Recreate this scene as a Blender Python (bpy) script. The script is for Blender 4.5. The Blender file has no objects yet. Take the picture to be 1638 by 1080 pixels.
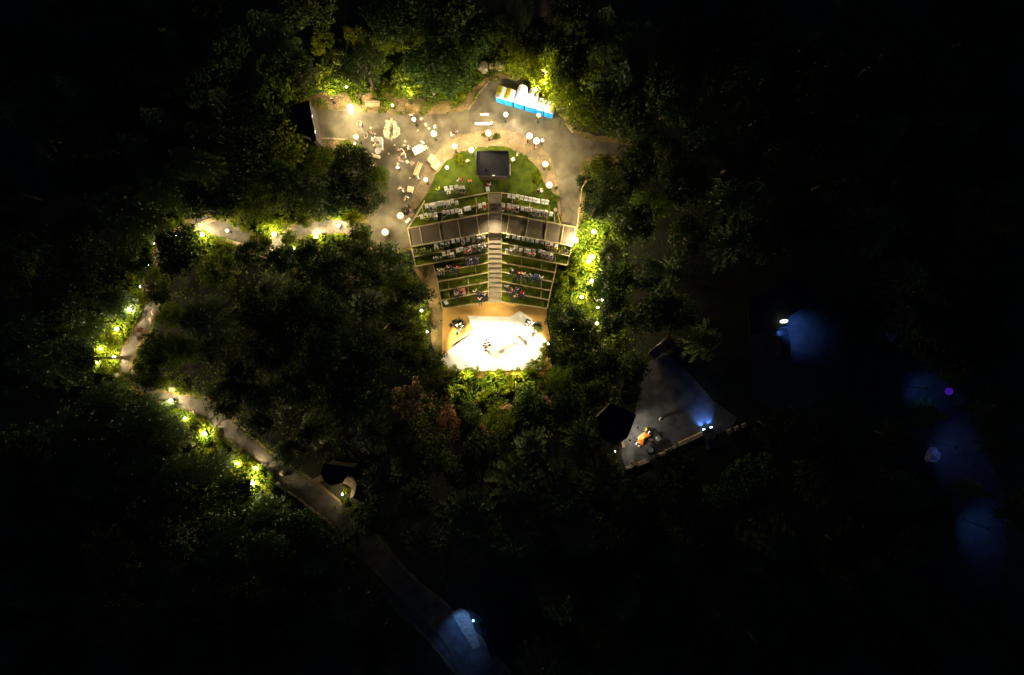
import bpy, bmesh, math, random
from mathutils import Vector, Matrix, noise
R = random.Random(11)
PI = math.pi
C = bpy.context.scene.collection
# ------------------------------------------------------------------ world frame
# the drone looks straight down; 12 photograph pixels are one metre at the level of the upper plaza
H = 91.0; S = 12.0; CX, CY = 819.0, 540.0
YT, YB, DROP = 19.25, 4.7, 3.0          # the hillside falls DROP metres between these two latitudes
def zt(Y):
    if Y >= YT: return 0.0
    if Y <= YB: return -DROP
    return -DROP * (YT - Y) / (YT - YB)
def W(px, py, h=0.0, z=None):
    """point in the world h metres over the ground (or at height z) which stands at that place of the site plan"""
    X = (px-CX)/S; Y = (CY-py)/S; zz = h if z is None else z
    for _ in range(8):
        k = 1 - zz/H
        x, y = X*k, Y*k
        if z is None: zz = zt(y)+h
    return Vector((x, y, zz))
# ------------------------------------------------------------------ materials
MATS = {}
def nmat(name, col, rough=0.8, col2=None, scale=3.0, bump=0.0, detail=6, spec=0.3, metal=0.0, transl=0.0, emit=None, es=0.0, thresh=(0.35, 0.65), objvar=0.0, bscale=None):
    if name in MATS: return MATS[name]
    m = bpy.data.materials.new(name); m.use_nodes = True
    nt = m.node_tree; N = nt.nodes; L = nt.links
    b = N['Principled BSDF']; out = N['Material Output']
    b.inputs['Roughness'].default_value = rough
    b.inputs['Metallic'].default_value = metal
    b.inputs['Specular IOR Level'].default_value = spec
    c4 = lambda c: (c[0], c[1], c[2], 1)
    b.inputs['Base Color'].default_value = c4(col)
    csock = None
    if col2 is not None:
        g = N.new('ShaderNodeNewGeometry')
        nz = N.new('ShaderNodeTexNoise'); nz.inputs['Scale'].default_value = scale; nz.inputs['Detail'].default_value = detail
        L.new(g.outputs['Position'], nz.inputs['Vector'])
        rp = N.new('ShaderNodeValToRGB')
        rp.color_ramp.elements[0].position = thresh[0]; rp.color_ramp.elements[0].color = c4(col)
        rp.color_ramp.elements[1].position = thresh[1]; rp.color_ramp.elements[1].color = c4(col2)
        L.new(nz.outputs['Fac'], rp.inputs['Fac'])
        csock = rp.outputs['Color']
    if objvar:
        oi = N.new('ShaderNodeObjectInfo')
        hs = N.new('ShaderNodeHueSaturation')
        mr = N.new('ShaderNodeMapRange'); mr.inputs['To Min'].default_value = 1-objvar; mr.inputs['To Max'].default_value = 1+objvar
        L.new(oi.outputs['Random'], mr.inputs['Value']); L.new(mr.outputs['Result'], hs.inputs['Value'])
        mr2 = N.new('ShaderNodeMapRange'); mr2.inputs['To Min'].default_value = 0.5-0.012*objvar/0.3; mr2.inputs['To Max'].default_value = 0.5+0.03*objvar/0.3
        ml = N.new('ShaderNodeMath'); ml.operation = 'MULTIPLY'; ml.inputs[1].default_value = 7.31
        fr = N.new('ShaderNodeMath'); fr.operation = 'FRACT'
        L.new(oi.outputs['Random'], ml.inputs[0]); L.new(ml.outputs[0], fr.inputs[0]); L.new(fr.outputs[0], mr2.inputs['Value']); L.new(mr2.outputs['Result'], hs.inputs['Hue'])
        if csock: L.new(csock, hs.inputs['Color'])
        else: hs.inputs['Color'].default_value = c4(col)
        csock = hs.outputs['Color']
    if csock: L.new(csock, b.inputs['Base Color'])
    if bump:
        g2 = N.new('ShaderNodeNewGeometry'); n2 = N.new('ShaderNodeTexNoise')
        n2.inputs['Scale'].default_value = bscale or scale*4; n2.inputs['Detail'].default_value = 4
        L.new(g2.outputs['Position'], n2.inputs['Vector'])
        bp = N.new('ShaderNodeBump'); bp.inputs['Strength'].default_value = bump; bp.inputs['Distance'].default_value = 0.15
        L.new(n2.outputs['Fac'], bp.inputs['Height']); L.new(bp.outputs['Normal'], b.inputs['Normal'])
    if transl:
        tr = N.new('ShaderNodeBsdfTranslucent'); mx = N.new('ShaderNodeMixShader'); mx.inputs[0].default_value = transl
        if csock: L.new(csock, tr.inputs['Color'])
        else: tr.inputs['Color'].default_value = c4(col)
        L.new(b.outputs[0], mx.inputs[1]); L.new(tr.outputs[0], mx.inputs[2]); L.new(mx.outputs[0], out.inputs['Surface'])
    if emit is not None:
        b.inputs['Emission Color'].default_value = c4(emit); b.inputs['Emission Strength'].default_value = es
    MATS[name] = m
    return m
def glow(name, col, es):
    if name in MATS: return MATS[name]
    m = bpy.data.materials.new(name); m.use_nodes = True
    nt = m.node_tree; nt.nodes.clear()
    e = nt.nodes.new('ShaderNodeEmission'); o = nt.nodes.new('ShaderNodeOutputMaterial')
    e.inputs[0].default_value = (*col, 1); e.inputs[1].default_value = es
    nt.links.new(e.outputs[0], o.inputs[0]); MATS[name] = m
    return m
M = lambda n: MATS[n]
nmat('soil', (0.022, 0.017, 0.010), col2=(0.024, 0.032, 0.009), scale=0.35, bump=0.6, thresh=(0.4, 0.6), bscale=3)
nmat('bank', (0.30, 0.19, 0.075), col2=(0.13, 0.105, 0.03), scale=0.55, bump=0.7, bscale=5, thresh=(0.38, 0.62))
nmat('bed_dirt', (0.25, 0.17, 0.085), col2=(0.13, 0.10, 0.05), scale=0.8, bump=0.6, bscale=7, thresh=(0.36, 0.66))
nmat('stair_paving', (0.24, 0.20, 0.135), col2=(0.18, 0.15, 0.10), scale=1.5, bump=.2)
nmat('dark_asphalt', (0.030, 0.031, 0.032), col2=(0.052, 0.052, 0.052), scale=0.7, bump=0.3, bscale=8, detail=9)
nmat('asphalt', (0.090, 0.075, 0.044), col2=(0.170, 0.141, 0.085), scale=0.6, bump=0.3, bscale=12, detail=12, thresh=(0.36, 0.64))
nmat('lot_asphalt', (0.07, 0.068, 0.065), col2=(0.15, 0.142, 0.13), scale=0.7, bump=0.25, bscale=12, detail=9)
nmat('path_gravel', (0.078, 0.066, 0.045), col2=(0.15, 0.126, 0.088), scale=0.9, bump=0.4, bscale=12, detail=9)
nmat('kerb_stone', (0.42, 0.31, 0.18), col2=(0.26, 0.19, 0.11), scale=2.5, bump=0.5)
nmat('slab_stone', (0.50, 0.38, 0.21), col2=(0.36, 0.27, 0.15), scale=2.0, bump=0.3)
nmat('lawn', (0.022, 0.042, 0.003), col2=(0.085, 0.108, 0.006), scale=0.9, bump=0.9, bscale=22, thresh=(0.3, 0.7), spec=0.1)
nmat('turf', (0.065, 0.092, 0.004), col2=(0.12, 0.148, 0.007), scale=1.3, bump=0.8, bscale=22, spec=0.1)
nmat('paving', (0.10, 0.078, 0.05), col2=(0.145, 0.112, 0.07), scale=0.7, bump=0.3, bscale=10, thresh=(0.3, 0.7))
nmat('riser_wood', (0.16, 0.12, 0.065), col2=(0.115, 0.085, 0.045), scale=3)
nmat('timber', (0.50, 0.42, 0.20), col2=(0.36, 0.29, 0.13), scale=4, bump=0.3)
nmat('tan_floor', (0.60, 0.35, 0.09), col2=(0.50, 0.29, 0.07), scale=0.8, bump=0.15, thresh=(0.3, 0.7))
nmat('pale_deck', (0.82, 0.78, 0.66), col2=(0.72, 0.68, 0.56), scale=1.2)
nmat('white_plastic', (0.86, 0.83, 0.76), rough=0.45, objvar=0.06)
nmat('grey_metal', (0.25, 0.25, 0.24), rough=0.4, metal=0.6)
nmat('dark_metal', (0.03, 0.03, 0.03), rough=0.5, metal=0.3)
nmat('black_case', (0.015, 0.015, 0.017), rough=0.6)
nmat('dark_roof', (0.012, 0.011, 0.012), col2=(0.02, 0.018, 0.018), scale=2, rough=0.9)
nmat('booth_roof', (0.13, 0.122, 0.115), col2=(0.17, 0.16, 0.15), scale=1.2, rough=0.5, spec=0.5)
nmat('wall_pale', (0.75, 0.68, 0.55), col2=(0.6, 0.54, 0.42), scale=2)
nmat('wall_dark', (0.07, 0.055, 0.045), col2=(0.05, 0.04, 0.032), scale=2)
nmat('paint_white', (0.70, 0.62, 0.42), col2=(0.52, 0.45, 0.29), scale=2.2)
nmat('bark', (0.09, 0.065, 0.045), col2=(0.05, 0.035, 0.025), scale=6, bump=0.5)
nmat('pale_bark', (0.42, 0.37, 0.26), col2=(0.26, 0.22, 0.15), scale=6, bump=0.5)
nmat('leaf_dark', (0.030, 0.048, 0.009), col2=(0.05, 0.072, 0.011), scale=1.2, transl=0.25, spec=0.12, rough=0.6, objvar=0.35)  # dark tone also carries the darkness of the unlit forest
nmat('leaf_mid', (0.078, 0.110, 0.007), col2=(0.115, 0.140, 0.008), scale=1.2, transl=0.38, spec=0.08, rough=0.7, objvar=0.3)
nmat('leaf_lime_lit', (0.12, 0.155, 0.005), col2=(0.17, 0.19, 0.006), scale=1.2, transl=0.42, spec=0.08, rough=0.7, objvar=0.2)  # lighter lime tone also puts lamp glow into the leaf colour
nmat('needle', (0.026, 0.042, 0.010), col2=(0.042, 0.06, 0.013), scale=1.5, transl=0.12, spec=0.3, rough=0.6, objvar=0.3)
nmat('leaf_cream', (0.42, 0.30, 0.13), col2=(0.16, 0.085, 0.04), scale=1.8, transl=0.25, objvar=0.1)
nmat('leaf_red', (0.20, 0.07, 0.035), col2=(0.10, 0.055, 0.02), scale=1.6, transl=0.25, objvar=0.1)
nmat('skin', (0.50, 0.31, 0.21), rough=0.6)
nmat('hair_dark', (0.02, 0.014, 0.01), rough=0.7)
nmat('hair_fair', (0.30, 0.20, 0.09), rough=0.7)
CLOTH = dict(white=(0.80, 0.77, 0.68), black=(0.02, 0.02, 0.022), grey=(0.25, 0.24, 0.26), red=(0.55, 0.02, 0.03), orange=(0.75, 0.22, 0.03),
             pink=(0.62, 0.28, 0.26), blue=(0.14, 0.18, 0.42), lime=(0.55, 0.68, 0.03), green=(0.16, 0.24, 0.05), mauve=(0.30, 0.22, 0.28),
             brown=(0.14, 0.08, 0.05), cream=(0.75, 0.62, 0.40), yellow=(0.75, 0.62, 0.02), navy=(0.03, 0.035, 0.09))
for k, v in CLOTH.items(): nmat('cloth_'+k, v, rough=0.9, spec=0.1)
nmat('jeans', (0.04, 0.05, 0.09), rough=0.9, spec=0.1)
nmat('trousers', (0.025, 0.022, 0.022), rough=0.9, spec=0.1)
nmat('canopy_white', (0.80, 0.78, 0.76), rough=0.8, transl=0.5)
nmat('canopy_yellow', (0.80, 0.76, 0.02), rough=0.8, transl=0.5)
nmat('canopy_stripe', (0.42, 0.36, 0.01), rough=0.8, transl=0.3)
nmat('canopy_blue', (0.01, 0.26, 0.72), rough=0.7, transl=0.15)
nmat('glass_dark', (0.01, 0.012, 0.015), rough=0.08, spec=0.6)
nmat('tyre', (0.015, 0.015, 0.015), rough=0.9)
nmat('car_black', (0.012, 0.013, 0.018), rough=0.25, spec=0.6)
nmat('car_red', (0.035, 0.006, 0.009), rough=0.3, spec=0.6)
nmat('car_silver', (0.12, 0.12, 0.125), rough=0.3, metal=0.5)
nmat('rock', (0.42, 0.34, 0.22), col2=(0.25, 0.2, 0.13), scale=2.5, bump=0.8)
nmat('rock_violet_tint', (0.40, 0.36, 0.44), col2=(0.16, 0.15, 0.2), scale=2.0, bump=0.6)  # violet tint puts the dim lane light into the stone colour
nmat('umbrella_cloth', (0.82, 0.78, 0.72), rough=0.8, transl=0.15)
# ------------------------------------------------------------------ mesh builder
class Geo:
    def __init__(s): s.v = []; s.f = []; s.m = []
    def add(s, vs, fs, mi=0):
        o = len(s.v); s.v += [tuple(v) for v in vs]
        for f in fs: s.f.append(tuple(i+o for i in f)); s.m.append(mi)
        return s
    def box(s, c, d, rz=0.0, mi=0, taper=1.0, rx=0.0):
        hx, hy, hz = d[0]/2, d[1]/2, d[2]/2
        vs = []
        for z, t in ((-hz, 1), (hz, taper)):
            for x, y in ((-hx, -hy), (hx, -hy), (hx, hy), (-hx, hy)):
                p = Vector((x*t, y*t, z))
                if rx: p = Matrix.Rotation(rx, 3, 'X') @ p
                if rz: p = Matrix.Rotation(rz, 3, 'Z') @ p
                vs.append(p+Vector(c))
        return s.add(vs, [(3, 2, 1, 0), (4, 5, 6, 7), (0, 1, 5, 4), (1, 2, 6, 5), (2, 3, 7, 6), (3, 0, 4, 7)], mi)
    def tube(s, pts, rad, n=8, mi=0, caps=True):
        pts = [Vector(p) for p in pts]
        if not isinstance(rad, (list, tuple)): rad = [rad]*len(pts)
        vs = []
        for i, p in enumerate(pts):
            d = (pts[min(i+1, len(pts)-1)]-pts[max(i-1, 0)]).normalized()
            a = d.cross(Vector((0, 0, 1)))
            if a.length < 1e-3: a = Vector((1, 0, 0))
            a.normalize(); b = d.cross(a)
            for k in range(n):
                t = 2*PI*k/n
                vs.append(p+(a*math.cos(t)+b*math.sin(t))*rad[i])
        fs = []
        for i in range(len(pts)-1):
            for k in range(n):
                k2 = (k+1) % n
                fs.append((i*n+k, i*n+k2, (i+1)*n+k2, (i+1)*n+k))
        if caps: fs += [tuple(range(n))[::-1], tuple((len(pts)-1)*n+k for k in range(n))]
        return s.add(vs, fs, mi)
    def lathe(s, c, prof, n=16, mi=0, sx=1, sy=1):
        c = Vector(c); vs = []
        for r, z in prof:
            for k in range(n):
                t = 2*PI*k/n; vs.append(c+Vector((r*math.cos(t)*sx, r*math.sin(t)*sy, z)))
        fs = []
        for i in range(len(prof)-1):
            for k in range(n):
                k2 = (k+1) % n; fs.append((i*n+k, i*n+k2, (i+1)*n+k2, (i+1)*n+k))
        fs += [tuple(range(n))[::-1], tuple((len(prof)-1)*n+k for k in range(n))]
        return s.add(vs, fs, mi)
    def ball(s, c, r, n=10, mi=0, sx=1, sy=1, sz=1, rz=0.0):
        prof = [(max(r*math.sin(PI*i/n), 0.004), -r*math.cos(PI*i/n)*sz) for i in range(n+1)]
        o = len(s.v); s.lathe((0, 0, 0), prof, n+4, mi, sx, sy)
        for i in range(o, len(s.v)):
            s.v[i] = tuple(Matrix.Rotation(rz, 3, 'Z') @ Vector(s.v[i]) + Vector(c))
        return s
    def prism(s, poly, z0, z1, mi=0):
        n = len(poly)
        vs = [(p[0], p[1], z0) for p in poly]+[(p[0], p[1], z1) for p in poly]
        a = sum(poly[i][0]*poly[(i+1) % n][1]-poly[(i+1) % n][0]*poly[i][1] for i in range(n))
        fs = [tuple(range(n))[::-1], tuple(range(n, 2*n))]+[(i, (i+1) % n, n+(i+1) % n, n+i) for i in range(n)]
        if a < 0: fs = [f[::-1] for f in fs]
        return s.add(vs, fs, mi)
    def mesh(s, name, mats, smooth=False):
        me = bpy.data.meshes.new(name); me.from_pydata(s.v, [], s.f)
        for m in (mats if isinstance(mats, (list, tuple)) else [mats]): me.materials.append(MATS[m] if isinstance(m, str) else m)
        me.polygons.foreach_set('material_index', s.m)
        if smooth: me.polygons.foreach_set('use_smooth', [True]*len(me.polygons))
        me.update(); return me
    def obj(s, name, mats, parent=None, smooth=False, bevel=0.0):
        me = s.mesh(name, mats, smooth)
        if bevel:
            bm = bmesh.new(); bm.from_mesh(me)
            bmesh.ops.remove_doubles(bm, verts=bm.verts, dist=1e-5)
            bmesh.ops.bevel(bm, geom=bm.edges[:], offset=bevel, segments=2, affect='EDGES', clamp_overlap=True)
            bm.to_mesh(me); bm.free()
        o = bpy.data.objects.new(name, me); C.objects.link(o)
        if parent: o.parent = parent
        return o
def thing(name, loc=(0, 0, 0), rz=0.0):
    o = bpy.data.objects.new(name, None); C.objects.link(o); o.location = loc; o.rotation_euler = (0, 0, rz); o.empty_display_size = 0.2
    return o
REG = []
def tag(o, label, cat, group=None, px=None, share=False):
    o['label'] = label; o['category'] = cat
    if group: o['group'] = group
    REG.append((o, label, px, share)); return o
def struct(o, kind='structure'):
    o['kind'] = kind; return o
def copy_tree(o, parent=None):
    c = o.copy(); C.objects.link(c)
    if parent: c.parent = parent
    for ch in [x for x in KIDS.get(o.name, [])]: copy_tree(ch, c)
    return c
KIDS = {}
def index_kids(o):
    ks = [x for x in C.objects if x.parent == o]
    KIDS[o.name] = ks
    for k in ks: index_kids(k)
ORD = ['first', 'second', 'third', 'fourth', 'fifth', 'sixth', 'seventh', 'eighth', 'ninth', 'tenth', 'eleventh', 'twelfth', 'thirteenth', 'fourteenth', 'fifteenth', 'sixteenth', 'seventeenth', 'eighteenth', 'nineteenth', 'twentieth']
def finish_labels():
    d = {}
    for o, l, px, sh in REG:
        if not sh: d.setdefault(l, []).append((px or 0, o))
    for l, lst in d.items():
        if len(lst) < 2: continue
        lst.sort(key=lambda t: t[0])
        for i, (_, o) in enumerate(lst):
            n = len(lst)
            if n == 2: w = 'left one of two' if i == 0 else 'right one of two'
            elif i == 0: w = 'leftmost'
            elif i == n-1: w = 'rightmost'
            else: w = (ORD[i] if i < 20 else 'middle')+' from left'
            o['label'] = l+', '+w
# ------------------------------------------------------------------ sheets draped over the hillside
YS = [YT-(YT-YB)*i/12 for i in range(13)]
def catmull(pts, k=5, closed=True):
    out = []; n = len(pts)
    for i in range(n if closed else n-1):
        g = lambda j: pts[(i+j) % n] if closed else pts[max(0, min(n-1, i+j))]
        p0, p1, p2, p3 = g(-1), g(0), g(1), g(2)
        for q in range(k):
            t = q/k
            out.append(tuple(0.5*((2*p1[a])+(-p0[a]+p2[a])*t+(2*p0[a]-5*p1[a]+4*p2[a]-p3[a])*t*t+(-p0[a]+3*p1[a]-3*p2[a]+p3[a])*t**3) for a in (0, 1)))
    if not closed: out.append(tuple(pts[-1]))
    return out
def wobble(pts, amp):
    return [(x+amp*noise.noise(Vector((x*0.09, y*0.09, 3)))+0.4*amp*noise.noise(Vector((x*0.4, y*0.4, 9))), y+amp*noise.noise(Vector((x*0.09, y*0.09, 17)))+0.4*amp*noise.noise(Vector((x*0.4, y*0.4, 29)))) for x, y in pts]
def sheet(name, poly, off, mat, smooth=True, wob=2.0, thick=0.0):
    pts = wobble(catmull(poly), wob) if smooth else poly
    pw = [W(x, y) for x, y in pts]
    bm = bmesh.new()
    vs = [bm.verts.new((p.x, p.y, 0)) for p in pw]
    f = bm.faces.new(vs); f.normal_update()
    if f.normal.z < 0: f.normal_flip()
    bmesh.ops.triangulate(bm, faces=bm.faces[:])
    for y in YS:
        bmesh.ops.bisect_plane(bm, geom=bm.verts[:]+bm.edges[:]+bm.faces[:], plane_co=(0, y, 0), plane_no=(0, 1, 0))
    for v in bm.verts: v.co.z = zt(v.co.y)+off
    if thick:
        r = bmesh.ops.extrude_face_region(bm, geom=bm.faces[:])
        for g in r['geom']:
            if isinstance(g, bmesh.types.BMVert): g.co.z += 0
        # the original faces become the bottom
        for v in bm.verts: pass
    me = bpy.data.meshes.new(name); bm.to_mesh(me); bm.free()
    me.materials.append(MATS[mat])
    o = bpy.data.objects.new(name, me); C.objects.link(o)
    return struct(o)
def ribbon_poly(line, w):
    L, Rr = [], []
    for i, p in enumerate(line):
        a = line[max(i-1, 0)]; b = line[min(i+1, len(line)-1)]
        d = Vector((b[0]-a[0], b[1]-a[1])).normalized(); nrm = Vector((-d.y, d.x))
        ww = w[i] if isinstance(w, (list, tuple)) else w
        L.append((p[0]+nrm.x*ww/2, p[1]+nrm.y*ww/2)); Rr.append((p[0]-nrm.x*ww/2, p[1]-nrm.y*ww/2))
    return L+Rr[::-1]
def inside(p, poly):
    x, y = p; c = False; n = len(poly); j = n-1
    for i in range(n):
        xi, yi = poly[i]; xj, yj = poly[j]
        if (yi > y) != (yj > y) and x < (xj-xi)*(y-yi)/(yj-yi)+xi: c = not c
        j = i
    return c
def seg_dist(p, a, b):
    ax, ay = a; bx, by = b; dx, dy = bx-ax, by-ay
    t = max(0, min(1, ((p[0]-ax)*dx+(p[1]-ay)*dy)/((dx*dx+dy*dy) or 1)))
    return math.hypot(p[0]-ax-dx*t, p[1]-ay-dy*t)
def line_dist(p, line): return min(seg_dist(p, line[i], line[i+1]) for i in range(len(line)-1))
LK = 1.0; LG = 2.3
# ================================================================== GROUND AND SHEETS
g = Geo(); ys = [-420.0]+YS[::-1]+[420.0]
xs = [-420+60*i for i in range(15)]
vs = [(x, y, zt(y)) for y in ys for x in xs]; n = len(xs)
g.add(vs, [(j*n+i, j*n+i+1, (j+1)*n+i+1, (j+1)*n+i) for j in range(len(ys)-1) for i in range(n-1)])
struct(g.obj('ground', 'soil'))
PLAZA = [(503, 180), (550, 178), (600, 180), (660, 184), (712, 182), (742, 177), (758, 163), (772, 143), (790, 130), (815, 125), (850, 131), (880, 148), (898, 170), (905, 195), (922, 214), (950, 224), (1000, 232), (1050, 236), (1052, 248), (1000, 250), (945, 250), (929, 268), (926, 310), (923, 345), (921, 364), (880, 372), (790, 376), (700, 385), (658, 395), (625, 400), (596, 398), (590, 350), (596, 300), (600, 262), (580, 240), (560, 224), (503, 222)]
RINGBED = [(648, 356), (654, 330), (664, 305), (674, 280), (688, 254), (710, 232), (740, 216), (765, 210), (795, 207), (825, 212), (857, 228), (880, 252), (891, 290), (897, 330), (898, 362), (780, 372)]
LAWN = [(668, 345), (676, 322), (688, 300), (697, 280), (712, 262), (735, 246), (760, 237), (800, 234), (824, 240), (845, 254), (862, 272), (870, 292), (884, 306), (893, 335), (888, 360), (780, 368)]
BANK = [(480, 162), (510, 150), (560, 148), (610, 150), (650, 148), (690, 158), (730, 160), (760, 142), (775, 126), (800, 118), (850, 124), (890, 150), (910, 185), (925, 210), (1010, 222), (1080, 232), (1075, 255), (960, 262), (940, 275), (936, 330), (925, 372), (800, 380), (640, 405), (585, 410), (575, 380), (585, 300), (590, 268), (570, 245), (500, 250), (492, 215)]
WPATH = [(612, 372), (575, 365), (545, 362), (515, 364), (485, 366), (455, 382), (422, 396), (392, 386), (362, 369), (332, 356), (303, 362), (266, 392), (242, 425), (238, 460), (240, 490), (232, 515), (215, 545), (200, 570), (202, 595), (228, 620), (262, 636), (300, 645), (330, 655), (365, 685), (410, 725), (455, 760), (500, 792), (545, 835), (575, 862), (605, 900), (650, 950), (700, 995), (745, 1045), (790, 1100), (850, 1180)]
WPW = [22, 18, 20, 22, 20, 14, 16, 28, 32, 24, 12, 10, 10, 14, 22, 22, 16, 20, 14, 12, 16, 22, 28, 26, 24, 28, 34, 44, 46, 46, 50, 56, 60, 64, 64]
sheet('bank', BANK, 0.02, 'bank', wob=5)
sheet('side_path', [(660, 424), (696, 421), (702, 450), (708, 492), (711, 570), (700, 575), (690, 545), (688, 500), (680, 465), (668, 440)], 0.03, 'bank', wob=2)
pl = ribbon_poly(WPATH, [w+10 for w in WPW]); sheet('path_verge', pl, 0.012, 'bank', smooth=True, wob=4)
sheet('path', ribbon_poly(WPATH, WPW), 0.035, 'path_gravel', wob=1.5)
sheet('plaza', PLAZA, 0.05, 'asphalt', wob=1.5)
sheet('dirt_bed', RINGBED, 0.07, 'bed_dirt', wob=2.5)
sheet('lawn', LAWN, 0.09, 'lawn', wob=3)
sheet('parking_lot', [(1030, 585), (1060, 560), (1105, 600), (1140, 640), (1178, 668), (1172, 684), (1140, 698), (1085, 715), (1040, 737), (1001, 752), (990, 715), (1003, 690), (1016, 662)], 0.05, 'lot_asphalt', smooth=False)
sheet('yard', [(1215, 470), (1290, 470), (1345, 520), (1350, 600), (1290, 650), (1215, 640), (1200, 560)], 0.05, 'dark_asphalt', wob=2)
sheet('lane', [(1440, 600), (1500, 600), (1545, 640), (1560, 700), (1600, 770), (1610, 850), (1590, 960), (1540, 960), (1532, 860), (1520, 790), (1480, 740), (1450, 690)], 0.05, 'dark_asphalt', wob=9)
# pale painted leaf drawing on the asphalt of the plaza
def painted(px, py, rx, ry, seed):
    rr = random.Random(seed); g = Geo()
    for side in (-1, 1):
        for i in range(16):
            t = i/15; y = ry*(1-2*t); w = rx*math.sin(PI*(0.12+0.8*t))*rr.uniform(0.75, 1.1)
            for q in range(3):
                cxp = px+side*(3.0+w*(q+0.4)/3.2)+rr.uniform(-0.8, 0.8); cyp = py+y*0.9+abs(w)*0.12*q+rr.uniform(-1, 1)
                r = rr.uniform(1.1, 2.3); k = 9; c = W(cxp, cyp, 0.055)
                vs = [(c.x+r/S*math.cos(2*PI*j/k)*rr.uniform(.7, 1.2), c.y+r/S*math.sin(2*PI*j/k)*rr.uniform(.7, 1.2), 0.056+0.0012*((i*3+q) % 9)) for j in range(k)]
                g.add(vs, [tuple(range(k))])
    for side in (-1, 0.2, 1):
        a = W(px+side*1.3, py-ry-4, .07); b = W(px-side*1.0, py+ry+4, .07)
        g.add([(a.x-.04, a.y, .069), (a.x+.04, a.y, .069), (b.x+.04, b.y, .069), (b.x-.04, b.y, .069)], [(0, 3, 2, 1)])
    return struct(g.obj('ground_painting', 'paint_white'))
painted(626, 207, 13, 14, 4)
g = Geo(); rr = random.Random(8)
for i, (x, y, r) in enumerate([(681, 199, 3.4), (674, 190, 2.4), (647, 247, 3.2), (640, 256, 2.6), (652, 259, 3.4), (659, 262, 3), (644, 240, 2.2), (618, 194, 2.2), (593, 205, 2), (612, 238, 2.6), (636, 262, 2), (600, 214, 1.8), (686, 206, 2), (668, 209, 1.6), (648, 226, 2), (631, 232, 1.6), (622, 246, 1.7), (656, 285, 2.2)]):
    c = W(x, y, .06); k = 11; g.add([(c.x+r/S*math.cos(2*PI*j/k)*rr.uniform(.5, 1.3), c.y+r/S*math.sin(2*PI*j/k)*rr.uniform(.5, 1.3), .058+.001*(i % 5)) for j in range(k)], [tuple(range(k))])
struct(g.obj('ground_painting', 'paint_white'))
g = Geo()
for i in range(26):
    a = 2*PI*i/26; c = W(574.5+math.cos(a)*3.4, 197+math.sin(a)*4.4, .06); g.box((c.x, c.y, .058), (.09, .14, .006), rz=-a)
    c = W(585+math.cos(a)*2.8, 216.5+math.sin(a)*4.6, .06); g.box((c.x, c.y, .058), (.07, .12, .006), rz=-a)
struct(g.obj('ground_painting', 'paint_white'))
# ================================================================== KERBS AND LOW EDGES
def kerb(name, line, w, h, mat, label, cat, px=0, closed=False, jit=0.0, seg=6):
    rr = random.Random(len(line)*7+int(line[0][0])); pts = catmull(line, 6, closed); g = Geo()
    wp = [W(*p) for p in pts]
    for i in range(len(wp)-1):
        a, b = wp[i], wp[i+1]; d = b-a
        if d.length < .05: continue
        cc = (a+b)/2; ang = math.atan2(d.y, d.x)
        nn = max(1, round(d.length/0.55))
        for k in range(nn):
            p = a+d*((k+.5)/nn)
            g.box((p.x+rr.uniform(-jit, jit), p.y+rr.uniform(-jit, jit), p.z+h/2-.05), (d.length/nn*0.985, w*rr.uniform(1-jit, 1+jit), h+.1+rr.uniform(-1, 1)*jit*.4), rz=ang+rr.uniform(-1, 1)*jit*.5)
    o = g.obj(name, mat); tag(o, label, cat, px=px); return o
kerb('kerb', [(308, 658), (335, 690), (362, 708), (395, 735), (425, 765), (462, 787), (500, 815), (530, 840), (553, 868), (575, 890)], .28, .14, 'kerb_stone', 'pale stone kerb along the lower edge of the winding path', 'kerb', jit=.06)
kerb('kerb', [(590, 905), (640, 955), (690, 1000), (720, 1040), (745, 1090)], .3, .12, 'riser_wood', 'dim kerb along the left edge of the blue lit road', 'kerb', jit=.03)
kerb('kerb', [(748, 176), (758, 163), (771, 143), (788, 129), (805, 125), (822, 125)], .22, .12, 'kerb_stone', 'curved stone kerb on the dirt bank left of the blue cabins', 'kerb', jit=.04)
kerb('kerb', [(884, 148), (899, 168), (906, 193), (917, 211)], .5, .15, 'kerb_stone', 'curved stone kerb behind the right end of the blue cabins', 'kerb', jit=.05)
kerb('kerb', [(648, 352), (654, 330), (664, 305), (674, 280), (688, 254), (710, 232), (727, 222)], .14, .1, 'riser_wood', 'low dark edging round the left side of the lawn bed', 'edging')
kerb('kerb', [(727, 222), (740, 216), (765, 210), (795, 207), (825, 212), (857, 228), (880, 252), (891, 290), (897, 330), (898, 345)], .14, .1, 'riser_wood', 'low dark edging round the top and right of the lawn bed', 'edging')
kerb('kerb', [(505, 222), (530, 222), (556, 224)], .22, .12, 'kerb_stone', 'short stone kerb below the black roofed building forecourt', 'kerb')
kerb('kerb', [(355, 382), (372, 388), (390, 392)], .45, .12, 'slab_stone', 'pale stone edge on the lower side of the west path clearing', 'edging', jit=.03)
kerb('kerb', [(318, 360), (332, 354), (350, 350), (368, 354)], .5, .14, 'slab_stone', 'pale stone edge on the upper side of the west path clearing', 'edging', jit=.03)
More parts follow.
